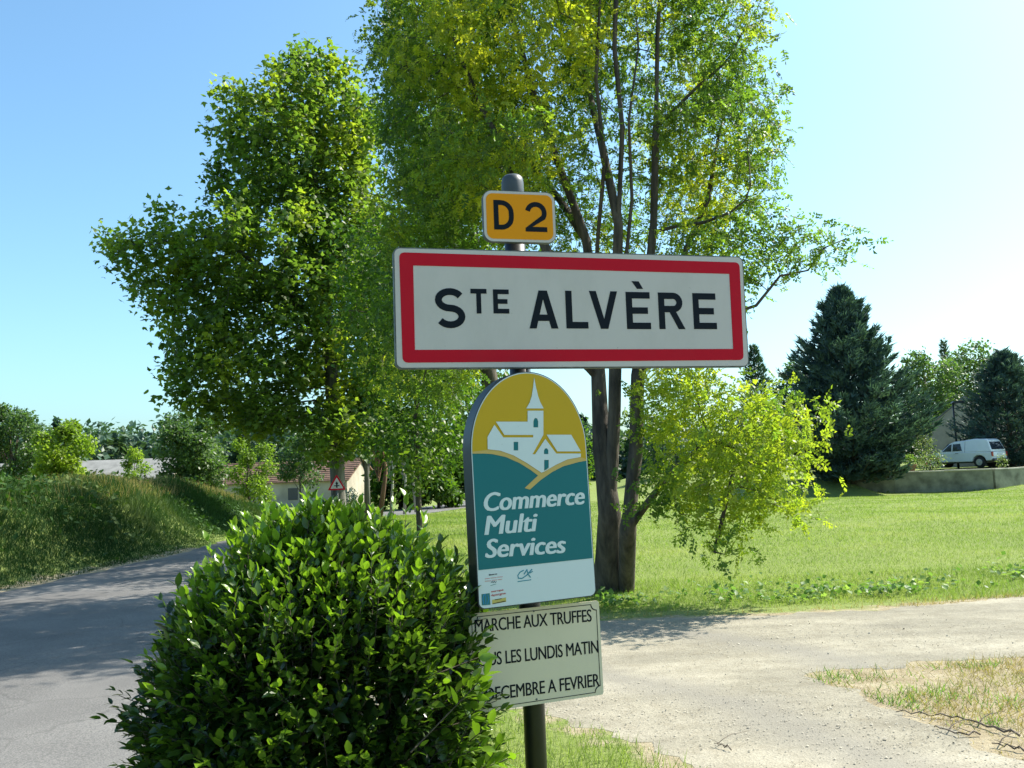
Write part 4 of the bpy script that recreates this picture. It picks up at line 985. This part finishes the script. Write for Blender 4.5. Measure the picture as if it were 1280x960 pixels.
# ------------------------------------------------------------------ buildings
def gable_house(name, label, corner, length, depth, eave, ridge, rz, wall, roofm, zb, tiles=True, over=.3, openings=()):
    """corner = front right corner; long side runs to -x"""
    root = empty(name, (corner[0], corner[1], zb), label, 'house', rz=rz)
    mb = MB(); mb.prism([(0, -.4), (0, eave), (depth/2, ridge), (depth, eave), (depth, -.4)], -length, 0, Matrix(((0, 1, 0, 0), (1, 0, 0, 0), (0, 0, 1, 0), (0, 0, 0, 1))))
    mb.build('wall', wall, root, world=False)
    sl_ = math.hypot(depth/2+over, (ridge-eave)*(1+over*2/depth)); ang = math.atan2(ridge-eave, depth/2)
    for sg in (0, 1):
        m = MB(); th = .1; y0 = -over if sg == 0 else depth+over; ydir = 1 if sg == 0 else -1; z0 = eave-over*math.tan(ang)+.03
        rf = MB(); dy = (depth/2+over)
        vs_ = []
        for x in (-length-over, over):
            for (yy, zz) in ((y0, z0), (y0+ydir*dy, ridge+.03), (y0+ydir*dy, ridge+.03+th), (y0, z0+th)): vs_.append((x, yy, zz))
        rf.V = [Vector(v) for v in vs_]; rf.F = [[0, 1, 2, 3], [7, 6, 5, 4], [0, 4, 5, 1], [1, 5, 6, 2], [2, 6, 7, 3], [3, 7, 4, 0]]
        ro_ = rf.build('roof', roofm, root, world=False)
        if tiles and sg == 0:
            rows = MB(); nr = int(sl_/.33)
            for q in range(nr):
                f_ = (q+.5)/nr; rows.tube([(-length-over, y0+ydir*dy*f_, z0+th+(ridge+.03-z0)*f_+.01), (over, y0+ydir*dy*f_, z0+th+(ridge+.03-z0)*f_+.01)], .035, 5)
            rr = rows.build('tile_rows', roofm, ro_, world=False); rr['kind'] = 'stuff'
    for (x, z, w_, h, nm) in openings:
        MB().box((x, -.01, z), (w_, .08, h)).build(nm, M['bumper'], root, world=False)
    return root
c = atd(434, 620, 75)
gable_house('cream_house', 'long low cream house with reddish tiled roof beyond the bank', (c.x, 75), 13.5, 6.0, 2.2, 3.85, R(-14), M['render_wall'], M['tile'], -.98, openings=((-5, 1.1, .9, 1.0, 'window'), (-9.5, 1.1, .9, 1.0, 'window')))
c = atd(206, 590, 52)
gable_house('grey_shed', 'low shed with a long pale grey roof above the grassy bank', (c.x, 52), 12, 7, 1.9, 3.35, R(12), M['render_wall'], M['slate'], -.4, tiles=False)
c = atd(1266, 560, 66)
gable_house('garden_house', 'pale gable wall behind the pickup and lamp post, half hidden by conifers', (c.x+8*math.cos(R(64)), 66+8*math.sin(R(64))), 8, 5.8, 2.9, 5.2, R(64), M['render_wall'], M['slate'], TERR, tiles=False, over=.06)
# low dark garden shed with white picket rail
c = atd(1104, 575, 66); sh = empty('garden_fence', (c.x, 66, TERR), 'low white picket fence in front of a dark shed right of the large conifer', 'fence')
for z in (.55, .85): MB().box((c.x, 66.03, TERR+z), (2.0, .03, .06)).build('rail', M['picket'], sh)
for k in range(13):
    o = MB().box((c.x-.96+k*.16, 66, TERR+.62), (.09, .025, .62)).build('picket', M['picket'], sh)
sd_ = empty('garden_shed', (c.x, 68, TERR), 'dark red-brown shed behind the white picket fence', 'shed')
MB().box((c.x+.3, 69, TERR+.6), (3.6, 2, 1.6)).build('wall', M['shed'], sd_); MB().prism([(c.x-1.7, TERR+1.42), (c.x+2.3, TERR+1.42), (c.x+.3, TERR+1.9)], 67.8, 70.2).build('roof', M['slate'], sd_)
# flower pot
c = atd(1138, 580, 56); fp = empty('flower_pot', (c.x, 56, TERR), 'terracotta flower pot with a leafy plant on the terrace', 'flower pot')
MB().tube([(c.x, 56, TERR-.02), (c.x, 56, TERR+.3), (c.x, 56, TERR+.42), (c.x, 56, TERR+.46)], [.2, .3, .36, .36], 14).build('pot', M['terracotta'], fp, True)
P = ell((c.x, 56, TERR+.75), (.45, .45, .38), 260); foliage('plant', P, rnd_unit(260), .14, M['weed'], fp)
# lamp post
c = atd(1196, 560, 62); lp_ = empty('lamp_post', (c.x, 62, TERR), 'slender black lamp post with a short arm, left of the wide conifer', 'lamp post'); lz = atd(1196, 504, 62).z
MB().tube([(c.x, 62, TERR-.1), (c.x, 62, lz)], [.08, .06], 10).build('pole', M['black_paint'], lp_, True)
MB().tube([(c.x, 62, lz), (c.x+.25, 62, lz+.03), (c.x+.7, 62, lz+.04)], .035, 8).build('arm', M['black_paint'], lp_, True)
MB().prism([(c.x-.15, lz+.0), (c.x+.75, lz+.02), (c.x+.68, lz+.16), (c.x, lz+.14)], 61.85, 62.15).build('lamp_head', M['grey_cap'], lp_)
# stair parapet at right edge
c = atd(1272, 572, 63); sp_ = empty('stair_wall', (c.x, 63, TERR), 'pale sloping stair wall at the right picture edge', 'wall')
MB().prism([(c.x-.2, TERR-.1), (c.x+6, TERR-.1), (c.x+6, TERR+3.2), (c.x+2.2, TERR+2.5), (c.x-.2, TERR+.1)], 63, 63.25).build('wall', M['render_wall'], sp_)
# terrace retaining wall
tw_ = empty('terrace_wall', (WP[1].x, WP[1].y, -.5), 'long mossy retaining wall with pale coping between meadow and terrace', 'wall')
mb = MB(); cp = []
for i in range(len(WP)-1):
    a, b = WP[i], WP[i+1]; L = math.hypot(b.x-a.x, b.y-a.y); rz = math.atan2(b.y-a.y, b.x-a.x)
    mb.box(((a.x+b.x)/2, (a.y+b.y)/2+.12, (TERR-.02-2.0)/2+.0), (L+.02, .38, TERR-.02+2.0), rz)
    n = max(1, int(L/1.1))
    for k in range(n):
        t = (k+.5)/n; q = MB().box((0, 0, 0), (L/n-.015, .46, .07), 0).build('coping_stone', M['coping'], tw_, world=False)
        q.location = (a.x+(b.x-a.x)*t-WP[1].x, a.y+(b.y-a.y)*t+.12-WP[1].y, TERR+.02+.5+rng.normal()*.006); q.rotation_euler = (0, 0, rz)
mb.build('wall', M['stone_wall'], tw_)

# ------------------------------------------------------------------ parked pickup with canopy
c = atd(1207, 583, 60); car = empty('pickup_truck', (c.x, 60.2, TERR+.03), 'white pickup with a closed canopy parked on the terrace, seen from its left rear', 'pickup', rz=math.pi+math.radians(-58))
# local: +x forward, y left; length 5.1
def sidebody(prof, y0, y1): return MB().prism(prof, y0, y1)
low = [(-2.45, .55), (-2.50, .75), (-2.47, 1.02), (1.15, 1.05), (1.35, 1.04), (2.05, .96), (2.42, .86), (2.52, .70), (2.52, .50), (2.35, .40), (2.07, .40), (2.02, .60), (1.85, .78), (1.55, .80), (1.30, .68), (1.17, .40), (-1.12, .40), (-1.22, .65), (-1.45, .80), (-1.75, .80), (-1.98, .65), (-2.05, .45), (-2.38, .45)]
b1 = sidebody(low, -.88, .88).build('body', M['car_paint'], car, world=False); bevel(b1, .05, 3)
cab = [(1.15, 1.03), (.50, 1.62), (.15, 1.76), (-.60, 1.82), (-.62, 1.03)]
def loft(prof, yb, yt, zb, zt):
    mb = MB(); n = len(prof)
    for s_ in (-1, 1):
        for x, z in prof: f_ = (z-zb)/(zt-zb); mb.V.append(Vector((x, s_*(yb+(yt-yb)*f_), z)))
    mb.F = [[i for i in range(n)][::-1], [n+i for i in range(n)]]+[[i, (i+1) % n, n+(i+1) % n, n+i] for i in range(n)]
    return mb
b2 = loft(cab, .86, .66, 1.03, 1.75).build('cab', M['car_paint'], car, world=False); bevel(b2, .04, 2)
can = [(-.635, 1.02), (-.635, 1.83), (-1.3, 1.90), (-2.0, 1.86), (-2.16, 1.78), (-2.46, 1.03)]
b3 = loft(can, .87, .70, 1.02, 1.86).build('canopy', M['car_paint'], car, world=False); bevel(b3, .06, 3)
def sidepane(name, quad, lift=.012):
    for s_ in (-1, 1):
        mb = MB()
        for dy in (0, lift):
            for x, z in quad: f_ = (z-1.03)/.72; mb.V.append(Vector((x, s_*(.86-.20*f_+dy+.002), z)))
        n = len(quad); mb.F = [[i for i in range(n)], [n+i for i in range(n)][::-1]]+[[i, (i+1) % n, n+(i+1) % n, n+i] for i in range(n)]
        mb.build(name, M['glass'], car, world=False)
sidepane('side_window', [(.95, 1.12), (.50, 1.55), (.32, 1.60), (.30, 1.12)]); sidepane('side_window', [(.22, 1.12), (.22, 1.60), (-.28, 1.62), (-.45, 1.14)])
mb = MB(); mb.V = [Vector(v) for v in ((1.09, -.74, 1.10), (1.09, .74, 1.10), (.60, .60, 1.62), (.60, -.60, 1.62), (1.12, -.74, 1.12), (1.12, .74, 1.12), (.62, .60, 1.64), (.62, -.60, 1.64))]; mb.F = [[3, 2, 1, 0], [4, 5, 6, 7], [0, 1, 5, 4], [1, 2, 6, 5], [2, 3, 7, 6], [3, 0, 4, 7]]; mb.build('windscreen', M['glass'], car, world=False)
mb = MB(); mb.V = [Vector(v) for v in ((-2.40, -.72, 1.16), (-2.40, .72, 1.16), (-2.18, .62, 1.66), (-2.18, -.62, 1.66), (-2.43, -.72, 1.17), (-2.43, .72, 1.17), (-2.21, .62, 1.67), (-2.21, -.62, 1.67))]; mb.F = [[0, 1, 2, 3], [7, 6, 5, 4], [4, 5, 1, 0], [5, 6, 2, 1], [6, 7, 3, 2], [7, 4, 0, 3]]; mb.build('rear_window', M['glass'], car, world=False)
for s_ in (-1, 1):
    bevel(MB().box((-2.46, s_*.80, .86), (.10, .16, .30)).build('tail_light', M['lamp_red'], car, world=False), .02)
    bevel(MB().box((2.40, s_*.66, .80), (.22, .34, .16)).build('headlight', M['rim'], car, world=False), .03)
    bevel(MB().box((.95, s_*.99, 1.14), (.12, .2, .16)).build('mirror', M['car_paint'], car, world=False), .03)
    MB().box((-.1, s_*.885, .98), (.22, .03, .03)).build('door_handle', M['bumper'], car, world=False)
bevel(MB().box((-2.53, 0, .50), (.16, 1.7, .16)).build('rear_bumper', M['bumper'], car, world=False), .03)
bevel(MB().box((2.50, 0, .46), (.14, 1.7, .20)).build('front_bumper', M['bumper'], car, world=False), .03)
MB().box((-2.51, 0, .84), (.02, .52, .11)).build('number_plate', M['picket'], car, world=False)
MB().box((0, 0, .38), (3.9, 1.2, .14)).build('chassis', M['bumper'], car, world=False)
for x in (1.6, -1.6):
    for s_ in (-1, 1):
        wh = MB().tube([(x, s_*.66, .36), (x, s_*.90, .36)], .12, 12).build('wheel', M['bumper'], car, world=False)
        t_ = MB().tube([(x, s_*.64, .36), (x, s_*.665, .36), (x, s_*.87, .36), (x, s_*.895, .36)], [.31, .36, .36, .31], 28).build('tyre', M['tyre'], wh, True, world=False)
        rm = MB().tube([(x, s_*.885, .36), (x, s_*.905, .36)], [.22, .20], 20)
        for k in range(5): a = k*1.2566; rm.tube([(x, s_*.915, .36), (x+.19*math.cos(a), s_*.912, .36+.19*math.sin(a))], .025, 4)
        rm.build('rim', M['rim'], wh, world=False)

# ------------------------------------------------------------------ triangular warning sign on the verge
c = atd(421, 606, 30.3); zt = c.z; gz = float(H(c.x, 30.3)); ws = empty('warning_sign', (c.x, 30.3, gz), 'small triangular red and white warning sign with black symbol in front of the maple trunk', 'sign')
fw = Frame((c.x, 30.3, zt), R(6), 0)
def tri(s_, r_): return rquad([(-s_/2, -s_*.289), (s_/2, -s_*.289), (0, s_*.577)], r_)
MB().tube([(c.x, 30.36, gz-.2), (c.x, 30.36, zt+.25)], .03, 10).build('pole', M['edge_dirty'], ws, True)
fw.put('panel', [tri(.62, .05)], -.02, .02, M['edge_dirty'], ws); fw.put('red_border', [tri(.62, .05), tri(.44, .03)], .001, .004, M['sign_red'], ws); fw.put('face', [tri(.438, .03)], .001, .003, M['sign_white'], ws)
fw.put('symbol', [[(-.022, -.10), (.022, -.10), (.022, .03), (.05, .03), (0, .12), (-.05, .03), (-.022, .03)]], .005, .003, M['sign_black'], ws); fw.put('symbol', [[(-.09, -.045), (-.024, -.045), (-.024, -.015), (-.09, -.015)], [(.024, -.045), (.09, -.045), (.09, -.015), (.024, -.015)]], .005, .003, M['sign_black'], ws)

# ------------------------------------------------------------------ grass, weeds, pebbles, twigs
BL = np.array([[-.5, 0, 0], [.5, 0, 0], [.32, .5, .10], [-.32, .5, .10], [0, 1, .34]]); BLF = np.array([[0, 1, 2], [0, 2, 3], [3, 2, 4]])
B1 = np.array([[-.5, 0, 0], [.5, 0, 0], [0, 1, .25]]); B1F = np.array([[0, 1, 2]])
def grass(name, x, y, hgt, wd, mat, label, parent=None, fine=False, lean=.35, tint=None, dz=0.0, cat='grass'):
    n = len(x); P = np.stack([x, y, H(x, y)-.01+dz], 1); D_ = np.stack([rng.normal(0, lean, n), rng.normal(0, lean, n), np.ones(n)], 1)
    T, TF = (BL, BLF) if fine else (B1, B1F)
    Y = D_/np.linalg.norm(D_, axis=1, keepdims=True); a = rng.uniform(0, 6.28, n); Hh = np.stack([np.cos(a), np.sin(a), 0*a], 1); X = np.cross(Y, Hh); X /= np.linalg.norm(X, axis=1, keepdims=True); Z = np.cross(X, Y)
    V = P[:, None]+T[None, :, 0:1]*X[:, None]*wd[:, None, None]+T[None, :, 1:2]*Y[:, None]*hgt[:, None, None]+T[None, :, 2:3]*Z[:, None]*hgt[:, None, None]
    F = TF[None]+(np.arange(n)*len(T))[:, None, None]
    if tint is None: tint = rng.uniform(0, 1, n)
    o = mesh_np(name, V.reshape(-1, 3), F.reshape(-1, 3), mat, None, np.repeat(tint, len(T)))
    return tag(o, label, cat, None, 'stuff')
TRK = track
def keep(x, y, pad=0.0):
    ok = ~inside(TRK, x, y); ok &= ~((x > XL(y)-.02+pad) & (x < XR(y)+.02) & (y < 60)); return ok
# verge round the post
x = rng.uniform(-2.4, 2.0, 60000); y = rng.uniform(1.2, 6.7, 60000); k = keep(x, y) & ((x < 1.55-.0*y)) & (y < 6.8); x, y = x[k], y[k]
e = pdist(TRK, x, y); kk = rng.uniform(0, 1, len(x)) < np.clip(e/.25+.15, 0, 1); x, y, e = x[kk], y[kk], e[kk]
grass('verge_grass', x, y, rng.uniform(.04, .11, len(x))*(1+.5*wn(x*3, y*3)), rng.uniform(.003, .006, len(x)), M['grass'], 'short bright green grass on the verge round the post', fine=True)
# dry patch at right
x = rng.uniform(1.8, 6.5, 110000); y = rng.uniform(3.0, 8.3, 110000); k = keep(x, y); x, y = x[k], y[k]; d0 = wn(x*2.3+3, y*2.9); kk = rng.uniform(0, 1, len(x)) < np.clip(.42+.9*d0, .10, 1); x, y = x[kk], y[kk]
grass('dry_grass', x, y, rng.uniform(.025, .09, len(x)), rng.uniform(.003, .006, len(x)), M['drygrass'], 'thin straw coloured grass on the bare patch right of the track', fine=True, lean=.8)
x = rng.uniform(2.0, 6, 30000); y = rng.uniform(4.6, 8.0, 30000); gm = np.zeros(len(x))
for (px, py, rx, ry) in ((1040, 848, .32, .16), (1115, 878, .30, .22), (1170, 870, .3, .2), (1215, 833, .22, .10), (1260, 880, .2, .14), (1240, 905, .12, .1)):
    q = at(px, py); gm = np.maximum(gm, np.exp(-((x-q.x)/rx)**2-((y-q.y)/ry)**2))
k = keep(x, y) & (rng.uniform(0, 1, len(x)) < gm*.9); x, y = x[k], y[k]
grass('green_tufts', x, y, rng.uniform(.03, .09, len(x)), rng.uniform(.004, .009, len(x)), M['weed'], 'low green tufts growing on the dry patch', fine=True, lean=.6)
# meadow: density falls with distance
n = 300000; yy = 9.7*np.exp(rng.uniform(0, 1, n)*math.log(58/9.7)); xx = (rng.uniform(-.36, .66, n))*yy*1.0
k = keep(xx, yy) & (yy < np.interp(xx, WX, WY, left=75)-.1) & (xx < 45) & (yy > 9.6); xx, yy = xx[k], yy[k]
sc_ = np.clip(yy/14, .75, 3.6); ed = ((yy < 12.2) & (xx > .2)); hh = rng.uniform(.03, .065, len(xx))*np.clip(sc_, .9, 1.2)*np.where(ed, 1.8, 1)
grass('meadow_grass', xx, yy, hh, rng.uniform(.006, .010, len(xx))*sc_, M['grass'], 'mown light green meadow between the track and the garden wall', lean=.5, tint=np.clip(.55+.35*wn(xx*.5, yy*.35)+rng.normal(0, .2, len(xx)), 0, 1))
# straw fringe along the upper track edge
x = rng.uniform(-2.6, 12, 60000); y = rng.uniform(9.4, 12.4, 60000); e = pdist(TRK, x, y); k = keep(x, y) & (rng.uniform(0, 1, len(x)) < np.exp(-(e/.22)**2)); x, y = x[k], y[k]
grass('straw_fringe', x, y, rng.uniform(.03, .10, len(x)), rng.uniform(.005, .009, len(x)), M['drygrass'], 'straw coloured fringe along the far edge of the gravel track', lean=.6)
# weeds strip
n = 3600; x = rng.uniform(.9, 12, n); base_y = np.interp(x, [g(755, 776)[0], g(900, 771)[0], g(1100, 762)[0], g(1280, 746)[0], 9], [g(755, 776)[1], g(900, 771)[1], g(1100, 762)[1], g(1280, 746)[1], 11.3])
y = base_y+.55+rng.gamma(2, .22, n); cl = wn(x*2.2, y*2.6); k = cl+rng.normal(0, .25, n) > -.15; x, y = x[k], y[k]; cl = cl[k]
z = H(x, y)+rng.uniform(.01, .13, len(x))*np.clip(.7+.6*cl, .3, 1.4); P = np.stack([x, y, z], 1); D_ = rnd_unit(len(x)); D_[:, 2] = np.abs(D_[:, 2])*.6
o = foliage('roadside_weeds', P, D_, .07, M['weed'], None, T=LEAF4*np.array([1.35, 1, 1])); tag(o, 'leafy roadside weeds between the gravel track and the meadow', 'weeds', None, 'stuff')
# bank grass
n = 210000; y = 5*np.exp(rng.uniform(0, 1, n)*math.log(46/5)); dl = rng.gamma(1.6, 1.5, n); x = XL(y)-.12-dl; k = (dl < 16); x, y, dl = x[k], y[k], dl[k]
sc_ = np.clip(y/14, .8, 2.6); hh = rng.uniform(.07, .19, len(x))*np.clip(.35+dl/1.6, .35, 1.25); crest = np.exp(-((dl-3.3)/1.2)**2); tn = np.clip(.35+.35*wn(x*.9, y*.8)+.35*crest+rng.normal(0, .2, len(x)), 0, 1)
grass('bank_grass', x, y, hh*(1+.4*wn(x*1.3, y*1.7)), rng.uniform(.009, .018, len(x))*sc_, M['bankgrass'], 'rough unmown grass covering the roadside bank', lean=.45, tint=tn)
x = rng.uniform(-16, -7, 40000); y = rng.uniform(12, 40, 40000); dl = XL(y)-x; k = (dl > 2.0) & (dl < 6.5) & (wn(x*.6+2, y*.5)+rng.normal(0, .4, len(x)) > 0); x, y = x[k], y[k]
grass('seeding_grass', x, y, rng.uniform(.16, .38, len(x)), rng.uniform(.008, .014, len(x))*np.clip(y/18, 1, 2), M['drygrass'], 'tall straw coloured seeding grass along the crest of the bank', lean=.3)
# broad-leaved plants on the bank
n = 9000; y = rng.uniform(10, 36, n); dl = rng.uniform(.3, 4.5, n); x = XL(y)-dl; k = wn(x*1.4+1, y*.9)+rng.normal(0, .2, n) > .15; x, y = x[k], y[k]; P = np.stack([x, y, H(x, y)+rng.uniform(.03, .3, len(x))], 1)
o = foliage('bank_weeds', P, rnd_unit(len(x)), .13, M['bankgrass'], None); tag(o, 'broad-leaved weeds scattered over the roadside bank', 'weeds', None, 'stuff')
# right road edge grass beyond the track
n = 50000; y = rng.uniform(11, 40, n); x = XR(y)+.1+rng.gamma(1.5, 1.2, n); k = keep(x, y); x, y = x[k], y[k]
grass('roadside_grass', x, y, rng.uniform(.05, .13, len(x)), rng.uniform(.008, .014, len(x))*np.clip(y/14, 1, 2.5), M['grass'], 'green grass between the road and the robinia', lean=.5)
# pebbles
OC = np.array([[.5, 0, 0], [0, .5, 0], [-.5, 0, 0], [0, -.5, 0], [.05, .04, .26], [0, 0, -.2]]); OF = np.array([[0, 1, 4], [1, 2, 4], [2, 3, 4], [3, 0, 4]])
n = 42000; y = 3.6*np.exp(rng.uniform(0, 1, n)*math.log(11.5/3.6)); x = rng.uniform(-.3, .66, n)*y; k = inside(TRK, x, y) | ((x > 1.8) & (pdist(TRK, x, y) < rng.gamma(1.2, .12, n)) & (y < 8.3)); x, y = x[k], y[k]
rid = .5+.5*np.sin(y*2.2+x*.5+1.0)+.3*wn(x*2, y*2); k = rng.uniform(0, 1, len(x)) < np.clip(rid, .12, 1); x, y = x[k], y[k]; n = len(x)
Xp, Yp, Zp = frames(np.stack([rng.normal(size=n), rng.normal(size=n), rng.normal(0, .2, n)], 1), roll=rng.normal(0, .3, n))
sz = rng.gamma(2.2, .0022, n)+.003; V, F = batch(OC, OF, np.stack([x, y, np.full(n, .006)+sz*.1], 1), Xp, Yp, Zp, sz)
o = mesh_np('gravel', V, F, M['pebble'], None); tag(o, 'loose pale gravel lying on the track', 'gravel', None, 'stuff')
# fallen twigs
def twig(pts, r0, label):
    q0 = [at(*p) for p in pts]; q = []
    for a, b in zip(q0[:-1], q0[1:]):
        for k in range(3): q.append(a.lerp(b, k/3)+Vector((rng.normal(), rng.normal(), 0))*.006)
    q.append(q0[-1]); r0 = r0*.6; mb = MB(); mb.tube([(p.x, p.y, .012+.02*math.sin(i*1.7)**2) for i, p in enumerate(q)], [r0*(1-.6*i/len(q)) for i in range(len(q))], 6)
    if len(q) > 3:
        a = q[5]; mb.tube([(a.x, a.y, .02), (a.x+.05, a.y+.06, .03), (a.x+.10, a.y+.07, .05), (a.x+.16, a.y+.12, .04), (a.x+.21, a.y+.12, .05)], [r0*.6, r0*.5, r0*.4, r0*.3, r0*.15], 5)
        a = q[1]; mb.tube([(a.x, a.y, .02), (a.x-.08, a.y+.10, .04)], [r0*.5, r0*.2], 5)
    o = mb.build('fallen_branch', M['wood'], None, True); return tag(o, label, 'branch', 'fallen branches by the track')
twig([(1275, 922), (1245, 915), (1215, 905), (1190, 900), (1150, 896), (1120, 893)], .012, 'forked grey fallen branch, upper one at the edge of the dry patch')
twig([(1225, 920), (1200, 922), (1178, 915), (1168, 912)], .010, 'short fallen branch just below the forked one')
twig([(1280, 942), (1262, 938), (1240, 934)], .010, 'fallen branch nearest the lower right picture corner')
twig([(914, 940), (903, 936), (893, 934)], .007, 'small dark twig lying alone on the track')
